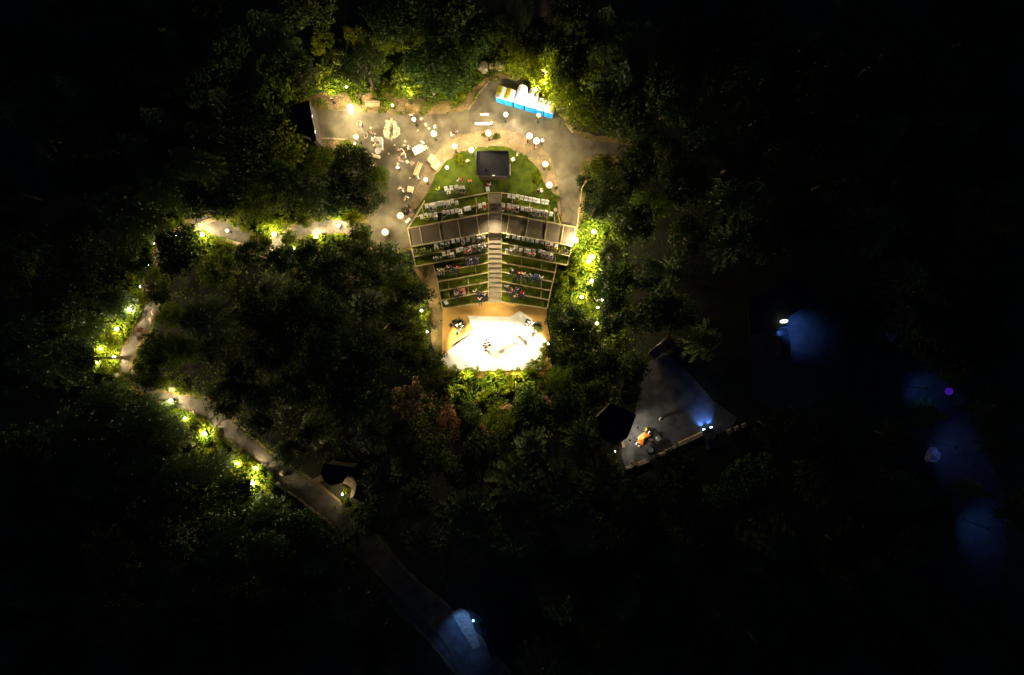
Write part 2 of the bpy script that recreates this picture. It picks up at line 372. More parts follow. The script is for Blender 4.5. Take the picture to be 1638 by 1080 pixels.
# ================================================================== TERRACES
LN = dict(
 A=[(677.8, 327.8), (781, 308.3), (802, 308.3), (879, 322.8)], B=[(664.4, 346.7), (781, 325.5), (802, 324.6), (882, 340.5)],
 C=[(652, 365.5), (781, 340.8), (802, 341), (921, 363.3)], D=[(657.8, 394.4), (781, 372.8), (802, 372), (914.4, 393.3)],
 E=[(661.4, 410.6), (781, 388.5), (802, 389), (911, 409)], F=[(664.6, 426), (781, 404.7), (802, 404.7), (907.8, 424)],
 G=[(696, 436), (781, 420.3), (802, 419.7), (888, 436)], H=[(700.3, 450.8), (781, 435.9), (802, 435), (884.4, 450.8)],
 I=[(702, 465.7), (781, 450.8), (802, 450), (881, 465)], J=[(705.5, 481), (781, 465.7), (802, 465.5), (878, 480)],
 K=[(708, 493.6), (781, 483), (802, 482.6), (875, 493.6)])
KEYS = 'ABCDEFGHIJ'
ZK = {}
for k in KEYS:
    y = sum(p[1] for p in LN[k][1:3])/2; ZK[k] = W(791, y).z+0.03
ZK['K'] = -DROP+0.03
ZPREV = {k: (0.09 if i == 0 else ZK[KEYS[i-1]]) for i, k in enumerate(KEYS)}; ZPREV['K'] = ZK['J']
def lw(k, pts=None): return [W(p[0], p[1], z=ZPREV[k]+.08) for p in (pts or LN[k])]
ROWNAME = dict(A='top seating row', B='second seating row', C='paved cross aisle', D='row below the aisle', E='second row below the aisle',
               F='first turf step', G='second turf step', H='third turf step', I='fourth turf step', J='lowest turf step')
def interp(a, b, x): t = (x-a[0])/(b[0]-a[0]); return (x, a[1]+(b[1]-a[1])*t)
for i, k in enumerate(KEYS):
    nx = (KEYS+'K')[i+1]; top = LN[k]; bot = LN[nx]
    if k == 'F': top = [interp(top[0], top[1], 693), top[1], top[2], interp(top[2], top[3], 890)]
    if k == 'C': bot = LN['D']
    if k == 'B': top = LN['B'][:3]+[(882, 340.5)]; bot = LN['C'][:3]+[(893, 358)]
    if k == 'A': bot = LN['B']
    if k == 'E': bot = LN['F']
    a = lw(k, top); b = lw(nx, bot)
    for side, sl in (('left', (0, 2)), ('right', (2, 4))):
        aa = a[sl[0]:sl[1]]; bb = b[sl[0]:sl[1]]
        g = Geo(); poly = [(p.x, p.y) for p in aa]+[(p.x, p.y) for p in bb[::-1]]
        g.prism(poly, -DROP-1.0, ZK[k])
        g.m = [1]*len(g.f); g.m[1] = 0
        struct(g.obj('terrace', ['paving' if k == 'C' else 'turf', 'riser_wood']))
def beam(g, p, q, w=.15, h=.12, mi=0, dz=0.0):
    p = Vector(p); q = Vector(q); d = q-p
    m = (p+q)/2; L_ = math.hypot(d.x, d.y); ang = math.atan2(d.y, d.x)
    a = Vector((math.cos(ang), math.sin(ang), 0)); nn = Vector((-a.y, a.x, 0))*w/2; u = Vector((0, 0, h/2))
    o = Vector((0, 0, dz))
    vs = [p-nn-u+o, q-nn-u+o, q+nn-u+o, p+nn-u+o, p-nn+u+o, q-nn+u+o, q+nn+u+o, p+nn+u+o]
    return g.add(vs, [(3, 2, 1, 0), (4, 5, 6, 7), (0, 1, 5, 4), (1, 2, 6, 5), (2, 3, 7, 6), (3, 0, 4, 7)], mi)
c5 = lambda x, y: (x/9+630, y/9+280)
c6 = lambda x, y: (x/9+770, y/9+280)
c7 = lambda x, y: (x/7.7125+640, y/7.714+360)
c8 = lambda x, y: (x/7.7125+780, y/7.714+360)
DIV = {('A', 'left'): [(c5(405, 450), c5(428, 580)), (c5(1178, 320), c5(1192, 440))], ('A', 'right'): [(c6(444, 300), c6(442, 420)), (c6(704, 390), c6(690, 470))],
 ('B', 'left'): [(c5(1190, 450), c5(1192, 560)), (c5(690, 560), c5(695, 680))], ('B', 'right'): [(c6(1055, 540), c6(1053, 690)), (c6(1100, 550), c6(1138, 700)), (c6(945, 560), c6(945, 650)), (c6(440, 440), c6(436, 560)), (c6(686, 500), c6(682, 610))],
 ('C', 'left'): [((671, 364), (676, 391.7)), ((701.7, 357), (706, 385.5)), ((732, 351.2), (736.7, 380)), ((762, 345), (767, 374.8))],
 ('C', 'right'): [((815, 344), (810, 373.8)), ((845.6, 349.5), (840.6, 379)), ((875.6, 355.4), (871, 385)), ((902, 360.5), (896.7, 389.5))],
 ('D', 'left'): [(c7(375, 295), c7(381, 350))], ('D', 'right'): [(c8(890, 255), c8(882, 345))],
 ('E', 'left'): [(c7(440, 400), c7(446, 460))], ('E', 'right'): [(c8(840, 370), c8(830, 460))],
 ('F', 'left'): [(c7(590, 485), c7(594, 535))], ('F', 'right'): [(c8(415, 430), c8(415, 500)), (c8(662, 480), c8(660, 550))],
 ('G', 'left'): [(c7(685, 560), c7(696, 640)), (c7(930, 525), c7(940, 595))], ('G', 'right'): [(c8(415, 640), c8(410, 735))],
 ('H', 'left'): [(c7(595, 700), c7(607, 785)), (c7(838, 660), c7(848, 740))], ('H', 'right'): [(c8(664, 700), c8(660, 785))],
 ('I', 'left'): [(c7(598, 830), c7(610, 900)), (c7(838, 770), c7(852, 862))], ('I', 'right'): [(c8(420, 775), c8(418, 840)), (c8(664, 820), c8(656, 900))],
 ('J', 'left'): [], ('J', 'right'): []}
for k in KEYS+'K':
    z = ZPREV[k]+.05
    for side, sl in (('left', (0, 2)), ('right', (2, 4))):
        p, q = lw(k)[sl[0]:sl[1]]
        g = Geo(); nn = 12
        for i in range(nn):
            a = p.lerp(q, i/nn); b = p.lerp(q, (i+0.994)/nn); a.z = b.z = z; dv = R.uniform(-.012, .012)
            beam(g, a+Vector((0, dv, 0)), b+Vector((0, dv, 0)), .15, .13)
        o = g.obj('terrace_edging', 'timber')
        where = {'K': 'lowest edge above the golden stage floor'}.get(k, 'upper edge of the '+ROWNAME.get(k, ''))
        tag(o, f'timber edging, {where}, {side} of the stairs', 'edging', group='timber edgings of the seating terraces')
        for (u, v) in DIV.get((k, side), []):
            zz = ZK[k]+.05; g = Geo(); beam(g, W(*u, z=zz), W(*v, z=zz), .09 if k != 'C' else .12, .08); d = g.obj('divider', 'timber', o)
# side frames
def side_edge(pts, label, w=.14, cat='edging'):
    g = Geo(); pw = []
    for (x, y, k) in pts: pw.append(W(x, y, z=ZK[k]+.07))
    for a, b in zip(pw[:-1], pw[1:]):
        if abs(a.z-b.z) > .05:
            m = Vector((b.x, b.y, a.z)); beam(g, a, m, w, .14); g.box((b.x, b.y, (a.z+b.z)/2), (w*1.1, w*1.1, a.z-b.z+.16))
        else: beam(g, a, b, w, .14)
    tag(g.obj('side_edging', 'timber'), label, cat, group='timber edgings of the seating terraces')
side_edge([(679.5, 321, 'A'), (664.4, 346.7, 'A'), (664, 347.4, 'B'), (651.6, 366.5, 'B')], 'slanting timber rail down the left end of the two upper rows', .17)
side_edge([(652, 366, 'C'), (657.8, 394.4, 'C'), (658.2, 395.5, 'D'), (661.4, 410.6, 'D'), (661.6, 411.5, 'E'), (664.6, 426, 'E')], 'timber side board at the left end of the cross aisle')
side_edge([(921, 364, 'C'), (914.4, 393.3, 'C'), (914.2, 394.5, 'D'), (911, 409, 'D'), (910.8, 410, 'E'), (907.8, 424, 'E')], 'timber side board at the right end of the cross aisle')
side_edge([(693, 424, 'F'), (696, 436, 'F'), (696.3, 437, 'G'), (700, 450.8, 'G'), (700.2, 452, 'H'), (702.2, 465.7, 'H'), (702.5, 467, 'I'), (705.3, 481, 'I'), (705.6, 482, 'J'), (708, 493.6, 'J')], 'timber side board left of the five turf steps')
side_edge([(890.5, 422, 'F'), (888, 436, 'F'), (887.6, 437, 'G'), (884.4, 450.8, 'G'), (884, 452, 'H'), (881, 465, 'H'), (880.7, 466, 'I'), (878, 480, 'I'), (877.7, 481, 'J'), (875, 493.6, 'J')], 'timber side board right of the five turf steps')
# stairs
st = thing('staircase', W(791.5, 395)); st.location.z = 0; sx, sy = st.location.x, st.location.y
steps = [308.3, 325, 333, 341, 349, 372.5, 381.2, 389, 397, 404.8, 412.3, 420, 427.5, 435.3, 442.6, 450.4, 458, 465.6, 474, 483.5]
ztop = ZK['A']+.06; zbot = ZK['K']+.1
zs = [zt(W(791, s).y)+.07 for s in steps]
for i in range(len(steps)-1):
    z = zs[i]; zn = zs[i]+.03
    x0, y0 = W(781.6, steps[i], z=z)[:2]; x1, y1 = W(801.8, steps[i+1], z=z)[:2]
    g = Geo(); g.box(((x0+x1)/2-sx, (y0+y1)/2-sy, z-.6), (x1-x0, y0-y1, 1.2)); t = g.obj('tread', 'stair_paving', st)
    g = Geo(); g.box(((x0+x1)/2-sx, y0-sy, z+.01), (x1-x0-.02, .10, .06)); g.obj('nosing', 'timber', t)
g = Geo(); g.box(((W(781.6, 484, z=-3).x+W(801.8, 484, z=-3).x)/2-sx, W(791, 484, z=-3).y-sy, -2.93), (1.7, .12, .12)); g.obj('nosing', 'timber', st)
for xx in (781, 802.2):
    g = Geo()
    for i in range(len(steps)-1):
        a = W(xx, steps[i], z=zs[i]+.06); b = W(xx, steps[i+1], z=zs[i+1]+.06); o_ = Vector((sx, sy, 0)); beam(g, a-o_, b-o_, .12, .16)
    g.obj('stringer', 'timber', st)
tag(st, 'central flight of paved steps with timber nosings between the two seating blocks', 'stairs')
# stage
def flat(name, poly, z0, z1, mat, smooth=False, wob=0):
    p = wobble(catmull(poly, 4), wob) if smooth else poly
    pw = [W(x, y, z=z1) for x, y in p]; g = Geo(); g.prism([(v.x, v.y) for v in pw], z0, z1); return g.obj(name, mat)
K0 = lw('K')
g = Geo(); fl = [(v.x, v.y) for v in K0]+[tuple(W(x, y, z=-2.95)[:2]) for x, y in [(874, 515), (880, 540), (884, 600), (845, 606), (690, 604), (700, 575), (707, 562)]]
g.prism(fl, -DROP-.5, -DROP+.06); struct(g.obj('stage_terrace', 'tan_floor'))
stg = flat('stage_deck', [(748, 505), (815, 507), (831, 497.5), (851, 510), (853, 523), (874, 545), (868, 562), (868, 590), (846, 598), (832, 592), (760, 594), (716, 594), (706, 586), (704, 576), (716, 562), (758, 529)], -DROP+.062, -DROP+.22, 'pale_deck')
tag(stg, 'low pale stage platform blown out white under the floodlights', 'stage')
# right hand rail with lamp
fz = [(938, 289), (930.7, 301.5), (928.2, 323.7), (925.5, 345), (923, 362), (919, 378), (915.5, 392)]
fr = thing('handrail', W(927, 330)); fo = fr.location.copy(); g = Geo()
pts = [W(x, y, .95)-fo for x, y in fz]; g.tube(pts, .06, 6); g.obj('top_rail', 'timber', fr)
g = Geo(); g.tube([p-Vector((0, 0, .45)) for p in pts], .035, 6); g.obj('lower_rail', 'timber', fr)
for p in pts: g = Geo(); g.box((p.x, p.y, p.z-.5), (.1, .1, 1.0)); g.obj('post', 'timber', fr)
tag(fr, 'golden lit handrail along the right edge of the ring path', 'handrail')
# wires of the turf lamps left? low rope rails at right of top rows
# ================================================================== FURNITURE PROTOTYPES
def make_chair():
    t = thing('chair')
    g = Geo(); g.box((0, 0, .45), (.46, .44, .05), taper=.94); g.obj('seat', 'white_plastic', t, bevel=.012)
    g = Geo(); g.box((0, .225, .68), (.46, .045, .42), rx=-.18); g.obj('backrest', 'white_plastic', t, bevel=.012)
    for x in (-.19, .19):
        for y in (-.18, .2):
            g = Geo(); g.tube([(x, y, .43), (x*1.12, y*1.15, 0)], .018, 6); g.obj('leg', 'white_plastic', t)
    return t
def make_round_table(r=.42, h=.74, mat='white_plastic'):
    t = thing('round_table'); g = Geo(); g.lathe((0, 0, 0), [(r*.97, h-.03), (r, h-.015), (r, h), (r*.97, h+.012)], 24); g.obj('tabletop', mat, t)
    g = Geo(); g.lathe((0, 0, 0), [(.05, .05), (.035, .1), (.035, h-.04), (.09, h-.03)], 12); g.obj('column', 'dark_metal', t)
    g = Geo(); g.lathe((0, 0, 0), [(.24, 0), (.24, .02), (.1, .05)], 18); g.obj('foot', 'dark_metal', t); return t
def make_bench(L=1.7, mat='slab_stone'):
    t = thing('bench')
    g = Geo()
    for i in range(4): g.box((0, -.18+.13*i, .45), (L, .11, .045))
    g.obj('seat', mat, t)
    g = Geo()
    for i in range(3): g.box((0, .34, .58+.13*i), (L, .035, .11))
    g.obj('backrest', mat, t)
    for x in (-L*.4, L*.4):
        g = Geo(); g.box((x, 0, .21), (.07, .5, .42)); g.box((x, .32, .45), (.07, .06, .8)); g.obj('leg', 'dark_metal', t)
    return t
def cloth_table(L, Wd, mat, h=.76, name='table'):
    t = thing(name); rr = random.Random(int(L*100)); g = Geo()
    per = []; nx = 10; ny = 6
    for i in range(nx): per.append((-L/2+L*i/nx, -Wd/2))
    for i in range(ny): per.append((L/2, -Wd/2+Wd*i/ny))
    for i in range(nx): per.append((L/2-L*i/nx, Wd/2))
    for i in range(ny): per.append((-L/2, Wd/2-Wd*i/ny))
    n = len(per); vs = [(x, y, h) for x, y in per]+[(x*1.0+.02*(x > 0)-.02*(x < 0), y, h-.04) for x, y in per]
    vs += [(x*(1.06+.05*math.sin(i*2.1)), y*(1.08+.08*math.cos(i*1.9)), .12+.03*rr.random()) for i, (x, y) in enumerate(per)]
    fs = [tuple(range(n))]+[(k*n+i, k*n+(i+1) % n, (k+1)*n+(i+1) % n, (k+1)*n+i)[::-1] for k in (0, 1) for i in range(n)]
    g.add(vs, fs); g.obj('tablecloth', mat, t)
    for x in (-L/2+.06, L/2-.06):
        for y in (-Wd/2+.06, Wd/2-.06): g = Geo(); g.tube([(x, y, 0), (x, y, h-.03)], .02, 6); g.obj('leg', 'dark_metal', t)
    return t
# ================================================================== PEOPLE
def build_body(pose):
    P = {}; E = []; Rr = {}; MT = {}
    def n(k, p, r, par=None, m=1):
        P[k] = Vector(p); Rr[k] = r; MT[k] = m
        if par: E.append((par, k))
    if pose == 'stand':
        pz = .95; n('pel', (0, 0, pz), .15, m=2); n('ch', (0, -.01, pz+.28), .155, 'pel'); n('sh', (0, .01, pz+.45), .13, 'ch'); n('nk', (0, .0, pz+.56), .055, 'sh', 0); n('hd', (0, -.02, pz+.68), .10, 'nk', 0); n('tp', (0, -.01, pz+.77), .075, 'hd', 0)
        for s, q in ((-1, 'l'), (1, 'r')):
            n('sa'+q, (s*.19, .01, pz+.43), .06, 'sh'); n('el'+q, (s*.25, .03, pz+.16), .045, 'sa'+q); n('wr'+q, (s*.2, -.18, pz+.07), .03, 'el'+q, 0)
            n('hp'+q, (s*.1, 0, pz-.08), .095, 'pel', 2); n('kn'+q, (s*.11, -.02-.03*s, pz-.48), .062, 'hp'+q, 2); n('an'+q, (s*.12, .03-.03*s, .09), .042, 'kn'+q, 2); n('to'+q, (s*.13, -.14-.03*s, .045), .04, 'an'+q, 3)
    if pose == 'sit':
        pz = .56; n('pel', (0, .05, pz), .15, m=2); n('ch', (0, .06, pz+.28), .155, 'pel'); n('sh', (0, .05, pz+.44), .13, 'ch'); n('nk', (0, .03, pz+.55), .055, 'sh', 0); n('hd', (0, -.0, pz+.67), .10, 'nk', 0); n('tp', (0, .01, pz+.76), .075, 'hd', 0)
        for s, q in ((-1, 'l'), (1, 'r')):
            n('sa'+q, (s*.19, .05, pz+.42), .06, 'sh'); n('el'+q, (s*.25, -.03, pz+.16), .045, 'sa'+q); n('wr'+q, (s*.13, -.26, pz+.1), .03, 'el'+q, 0)
            n('hp'+q, (s*.1, -.05, pz-.01), .095, 'pel', 2); n('kn'+q, (s*.13, -.44, pz-.02), .065, 'hp'+q, 2); n('an'+q, (s*.13, -.42, .09), .042, 'kn'+q, 2); n('to'+q, (s*.14, -.58, .045), .04, 'an'+q, 3)
    if pose == 'ground':
        pz = .15; n('pel', (0, .15, pz), .15, m=2); n('ch', (0, .24, pz+.26), .155, 'pel'); n('sh', (0, .27, pz+.41), .13, 'ch'); n('nk', (0, .25, pz+.52), .055, 'sh', 0); n('hd', (0, .22, pz+.63), .10, 'nk', 0); n('tp', (0, .23, pz+.72), .075, 'hd', 0)
        for s, q in ((-1, 'l'), (1, 'r')):
            n('sa'+q, (s*.19, .28, pz+.39), .06, 'sh'); n('el'+q, (s*.29, .38, pz+.15), .045, 'sa'+q); n('wr'+q, (s*.3, .5, .07), .03, 'el'+q, 0)
            n('hp'+q, (s*.1, .05, pz), .095, 'pel', 2); n('kn'+q, (s*.14, -.32, pz+.2 if s < 0 else pz+.02), .065, 'hp'+q, 2); n('an'+q, (s*.15, -.6 if s < 0 else -.72, .08), .042, 'kn'+q, 2); n('to'+q, (s*.17, -.76 if s < 0 else -.8, .07 if s < 0 else .15), .038, 'an'+q, 3)
    for q, s in (('l', -1), ('r', 1)):   # palm, four fingers and a thumb, lightly curled
        d = (P['wr'+q]-P['el'+q]).normalized(); side = Vector((-s, 0, 0)); dn = d.cross(side).normalized()
        if dn.z > 0: dn = -dn
        w = P['wr'+q]; n('pa'+q, w+d*.06, .030, 'wr'+q, 0)
        for j, ln in enumerate((.065, .075, .07, .055)):
            b0 = w+d*.09+side*(.033-.021*j); n(f'f{j}a{q}', b0, .010, 'pa'+q, 0); n(f'f{j}b{q}', b0+d*ln*.6+dn*.008, .009, f'f{j}a{q}', 0); n(f'f{j}c{q}', b0+d*ln+dn*.03, .008, f'f{j}b{q}', 0)
        n('t0'+q, w+d*.035+side*.045+dn*.008, .011, 'pa'+q, 0); n('t1'+q, w+d*.075+side*.06+dn*.02, .009, 't0'+q, 0)
    hd = P['hd']
    keys = list(P); idx = {k: i for i, k in enumerate(keys)}
    me = bpy.data.meshes.new('skel'); me.from_pydata([P[k] for k in keys], [(idx[a], idx[b]) for a, b in E], [])
    o = bpy.data.objects.new('skel', me); C.objects.link(o)
    sk = o.modifiers.new('s', 'SKIN'); sk.use_smooth_shade = True
    for k in keys:
        v = me.skin_vertices[0].data[idx[k]]; v.radius = (Rr[k], Rr[k]*(.72 if k in ('ch', 'sh', 'pel') else 1)); v.use_root = (k == 'pel')
    o.modifiers.new('u', 'SUBSURF').levels = 1
    dg = bpy.context.evaluated_depsgraph_get(); dg.update(); ev = o.evaluated_get(dg); m2 = bpy.data.meshes.new_from_object(ev)
    bpy.data.objects.remove(o)
    # nose, eyes and ears
    bm = bmesh.new(); bm.from_mesh(m2)
    def blob(c, r, sc):
        r_ = bmesh.ops.create_icosphere(bm, subdivisions=1, radius=r)
        for v in r_['verts']: v.co = Vector((v.co.x*sc[0], v.co.y*sc[1], v.co.z*sc[2]))+c
    blob(hd+Vector((0, -.105, -.01)), .016, (1, 1.2, 1.4))
    for s in (-1, 1): blob(hd+Vector((s*.035, -.092, .02)), .012, (1, .6, .8)); blob(hd+Vector((s*.1, .0, 0)), .022, (.5, 1, 1.3))
    blob(hd+Vector((0, -.095, -.05)), .02, (1.2, .5, .4))
    bm.to_mesh(m2); bm.free()
    for nm in ('skin', 'cloth_white', 'trousers', 'black_case'): m2.materials.append(MATS[nm])
    for p in m2.polygons:
        c = p.center; best = 9; mt = 1
        for a, b in E:
            A, B = P[a], P[b]; ab = B-A; t = max(0, min(1, (c-A).dot(ab)/max(ab.length_squared, 1e-9))); q = A+ab*t
            dd = (c-q).length-(Rr[a]*(1-t)+Rr[b]*t)
            if dd < best: best = dd; mt = MT[b] if t > (.35 if MT[a] != MT[b] else 0) else MT[a]
        p.material_index = mt; p.use_smooth = True
    g = Geo(); g.ball(hd+Vector((0, .022, .045)), .115, 8, sx=1.0, sy=1.0, sz=.95)
    hm = g.mesh('hair', 'hair_dark', True)
    return m2, hm
BODIES = {p: build_body(p) for p in ('stand', 'sit', 'ground')}
def person(px, py, pose, top='white', bot='trousers', hair='hair_dark', rz=0.0, z=None, label=None, group=None, lift=0.0, sc=1.0):
    hh = {'stand': 1.3, 'sit': .9, 'ground': .5}[pose]
    p = W(px, py, hh) if z is None else W(px, py, z=z+hh)
    p.z = (zt(p.y)+.055+lift) if z is None else z
    bm_, hm = BODIES[pose]
    o = bpy.data.objects.new('person', bm_); C.objects.link(o); o.location = p; o.rotation_euler = (0, 0, rz); o.scale = (sc, sc, sc)
    for i, m in ((1, 'cloth_'+top), (2, bot)):
        o.material_slots[i].link = 'OBJECT'; o.material_slots[i].material = MATS[m]
    h = bpy.data.objects.new('hair', hm); C.objects.link(h); h.parent = o
    h.material_slots[0].link = 'OBJECT'; h.material_slots[0].material = MATS[hair]
    tag(o, label, 'person', group, px=px); return o
# ------------------------------------------------------------------ audience
proto = make_chair(); index_kids(proto); used = []
ANG = {'left': math.radians(10.6), 'right': math.radians(-10.6)}
def chair_at(px, py, z, rz, label, group='white chairs of the audience'):
    global proto
    if not used: c = proto; used.append(1)
    else: c = copy_tree(proto)
    p = W(px, py, z=z+.6); c.location = (p.x, p.y, z); c.rotation_euler = (0, 0, rz+R.uniform(-.06, .06))
    tag(c, label, 'chair', group, px=px); return c
COLN = dict(white='white', black='black', grey='grey', red='red', orange='orange', pink='pink', blue='blue', lime='lime green', green='green', mauve='mauve', brown='brown', cream='cream', yellow='yellow', navy='navy')
def seated(px, py, k, side, col, rz=0, chair=True):
    rn = {'A': 'in the top row', 'B': 'in the second row', 'D': 'in the row below the aisle', 'E': 'in second row below the aisle', 'L': 'on the lawn'}[k]
    sd = f'{side} block'
    z = ZK[k] if k != 'L' else 0.09
    if chair: chair_at(px, py-1.0, z, ANG[side], f'occupied white chair {rn}, {sd}')
    q = 0 if not chair else 1.6
    a = ANG[side]; hr = R.choice(['hair_dark', 'hair_dark', 'hair_fair'])
    person(px, py+q, 'sit', col, R.choice(['trousers', 'jeans']), hr, a+R.uniform(-.2, .2), z=z, label=f'seated person, {COLN[col]} top, {rn}, {sd}', group='seated audience')
def empty_chairs(lst, k, side):
    rn = {'A': 'in the top row', 'B': 'in the second row', 'D': 'in the row below the aisle', 'E': 'in second row below the aisle', 'L': 'on the lawn'}[k]
    for p in lst: chair_at(p[0], p[1], ZK.get(k, .09), ANG[side], f'empty white chair {rn}, {side} block')
empty_chairs([c6(400, 303), c6(462, 313), c6(580, 330), c6(643, 343), c6(706, 355), c6(762, 364), c6(818, 376), c6(885, 386), c6(945, 396)], 'A', 'right')
seated(*c6(518, 322), 'A', 'right', 'green')
empty_chairs([c6(590, 485), c6(650, 495), c6(1005, 565)], 'B', 'right')
for x, y, c in ((315, 460, 'black'), (395, 455, 'pink'), (455, 472, 'brown'), (515, 482, 'black'), (705, 507, 'mauve'), (765, 530, 'black'), (822, 545, 'navy'), (870, 545, 'black'), (928, 552, 'black')): seated(*c6(x, y), 'B', 'right', c)
empty_chairs([c5(470, 450), c5(605, 425), c5(665, 415), c5(840, 380), c5(905, 405)], 'A', 'left')
for x, y, c in ((535, 465, 'black'), (580, 462, 'grey'), (730, 430, 'black'), (785, 415, 'grey')): seated(*c5(x, y), 'A', 'left', c)
empty_chairs([c5(400, 605), c5(530, 582), c5(780, 540), c5(845, 530), c5(905, 517), c5(1035, 490), c5(1082, 480), c5(1240, 447)], 'B', 'left')
for x, y, c in ((465, 592, 'lime'), (600, 580, 'white'), (722, 552, 'black'), (960, 535, 'white'), (1303, 437, 'red')): seated(*c5(x, y), 'B', 'left', c)
empty_chairs([c8(250, 137), c8(325, 147), c8(381, 162), c8(441, 174), c8(497, 182), c8(552, 192), c8(611, 203), c8(675, 212)], 'D', 'right')
for x, y, c in ((735, 235, 'pink'), (785, 255, 'brown'), (845, 275, 'yellow'), (935, 285, 'green'), (975, 315, 'black')): seated(*c8(x, y), 'D', 'right', c, chair=x < 900)
empty_chairs([c8(235, 322), c8(470, 320), c8(645, 325)], 'E', 'right')
for x, y, c in ((295, 318, 'black'), (347, 292, 'grey'), (408, 322, 'black'), (515, 335, 'pink'), (570, 335, 'pink'), (690, 350, 'mauve'), (735, 368, 'brown'), (785, 385, 'blue')): seated(*c8(x, y), 'E', 'right', c)
empty_chairs([c7(655, 200), c7(715, 190), c7(838, 183)], 'D', 'left')
for x, y, c in ((445, 268, 'cream'), (515, 240, 'black'), (585, 220, 'grey'), (775, 195, 'grey'), (900, 160, 'black'), (968, 155, 'grey'), (1030, 165, 'brown'), (180, 305, 'green'), (240, 305, 'green'), (285, 290, 'lime')): seated(*c7(x, y), 'D', 'left', c, chair=x > 300)
empty_chairs([c7(540, 362), c7(710, 315), c7(758, 303)], 'E', 'left')
for x, y, c in ((430, 400, 'white'), (485, 400, 'green'), (600, 350, 'cream'), (645, 372, 'grey'), (812, 315, 'red'), (860, 297, 'pink'), (915, 280, 'black'), (985, 270, 'black'), (1035, 250, 'white')): seated(*c7(x, y), 'E', 'left', c, chair=x > 500)
empty_chairs([c5(750, 205), c5(830, 190), c5(1352, 207)], 'L', 'left')
for x, y, c in ((788, 245, 'white'), (900, 190, 'grey'), (955, 200, 'black'), (1000, 205, 'black')): seated(*c5(x, y), 'L', 'left', c)
for x, y, c, ps in ((650, 222, 'lime', 'ground'), (925, 65, 'white', 'stand'), (985, 60, 'red', 'stand'), (1092, 75, 'orange', 'stand'), (1388, 150, 'pink', 'ground')):
    px, py = c5(x, y); person(px, py, ps, c, 'jeans', rz=R.uniform(-1, 1), z=.09, label=f'person in a {COLN[c]} top on the lawn left of the sound booth')
def blanket(px, py, wpx, hpx, k, ang, col, label, z=None):
    z = ZK[k] if z is None else z; p = W(px, py, z=z); a, b = wpx/S, hpx/S; g = Geo(); nx, ny = 14, 10
    vs = []
    for j in range(ny+1):
        for i in range(nx+1):
            x = (i/nx-.5)*a; y = (j/ny-.5)*b; w = noise.noise(Vector((x*3+px, y*3, .5)))
            vs.append((x+.05*noise.noise(Vector((y*3, 1, px))), y+.05*noise.noise(Vector((x*3, 2, py))), .03+.025*w))
    g.add(vs, [(j*(nx+1)+i, j*(nx+1)+i+1, (j+1)*(nx+1)+i+1, (j+1)*(nx+1)+i) for j in range(ny) for i in range(nx)])
    o = g.obj('picnic_blanket', 'cloth_'+col); o.location = (p.x, p.y, z+.01); o.rotation_euler = (0, 0, ang); tag(o, label, 'blanket'); return o
blanket(*c7(890, 437), 21, 12, 'F', ANG['left'], 'mauve', 'mauve picnic blanket on the first turf step left of the stairs')
blanket(*c7(500, 580), 15, 9, 'G', ANG['left'], 'white', 'white picnic blanket at the left end of the second turf step')
blanket(*c7(735, 825), 19, 11, 'I', ANG['left'], 'pink', 'large pink picnic blanket on the fourth turf step')
blanket(*c7(985, 900), 21, 9, 'J', .05, 'brown', 'brown picnic blanket on the lowest turf step beside the stairs')
TN = {'F': 'on the first turf step', 'G': 'on the second turf step', 'H': 'on the third turf step', 'I': 'on the fourth turf step', 'J': 'on the lowest turf step'}
def lounge(px, py, k, side, c, rz=None, bot='jeans'):
    person(px, py, 'ground', c, bot, R.choice(['hair_dark', 'hair_fair', 'hair_dark']), ANG[side]+(R.uniform(-.5, .5) if rz is None else rz), z=ZK[k]+.03, label=f'person, {COLN[c]} top, sitting {TN[k]}, {side} block', group='people sitting on the turf steps')
for x, y, k, c in ((830, 430, 'F', 'black'), (862, 440, 'F', 'white'), (905, 435, 'F', 'black'), (945, 432, 'F', 'mauve'), (480, 575, 'G', 'white'), (535, 570, 'G', 'cream'), (600, 535, 'F', 'cream'), (648, 530, 'F', 'red'), (690, 545, 'G', 'white'), (712, 530, 'G', 'red'), (685, 800, 'I', 'brown'), (745, 820, 'I', 'orange'), (695, 870, 'I', 'cream'), (935, 830, 'J', 'white'), (975, 865, 'J', 'black'), (1010, 850, 'J', 'brown'), (1045, 880, 'J', 'grey'), (985, 930, 'J', 'cream')):
    lounge(*c7(x, y), k, 'left', c)
for x, y, k, c in ((300, 575, 'G', 'grey'), (385, 612, 'G', 'red'), (440, 620, 'G', 'cream'), (485, 640, 'G', 'green'), (535, 640, 'G', 'white'), (570, 645, 'G', 'blue'), (608, 655, 'G', 'blue'), (655, 662, 'G', 'white'), (345, 645, 'H', 'green'), (240, 780, 'I', 'grey'), (268, 810, 'I', 'brown'), (295, 840, 'I', 'pink'), (325, 835, 'I', 'brown'), (362, 805, 'I', 'grey'), (318, 895, 'J', 'yellow'), (378, 870, 'J', 'black'), (435, 858, 'I', 'red')):
    lounge(*c8(x, y), k, 'right', c)
c = chair_at(*c7(570, 962), ZK['J'], .5, 'empty folding chair alone at the left end of the lowest turf step')
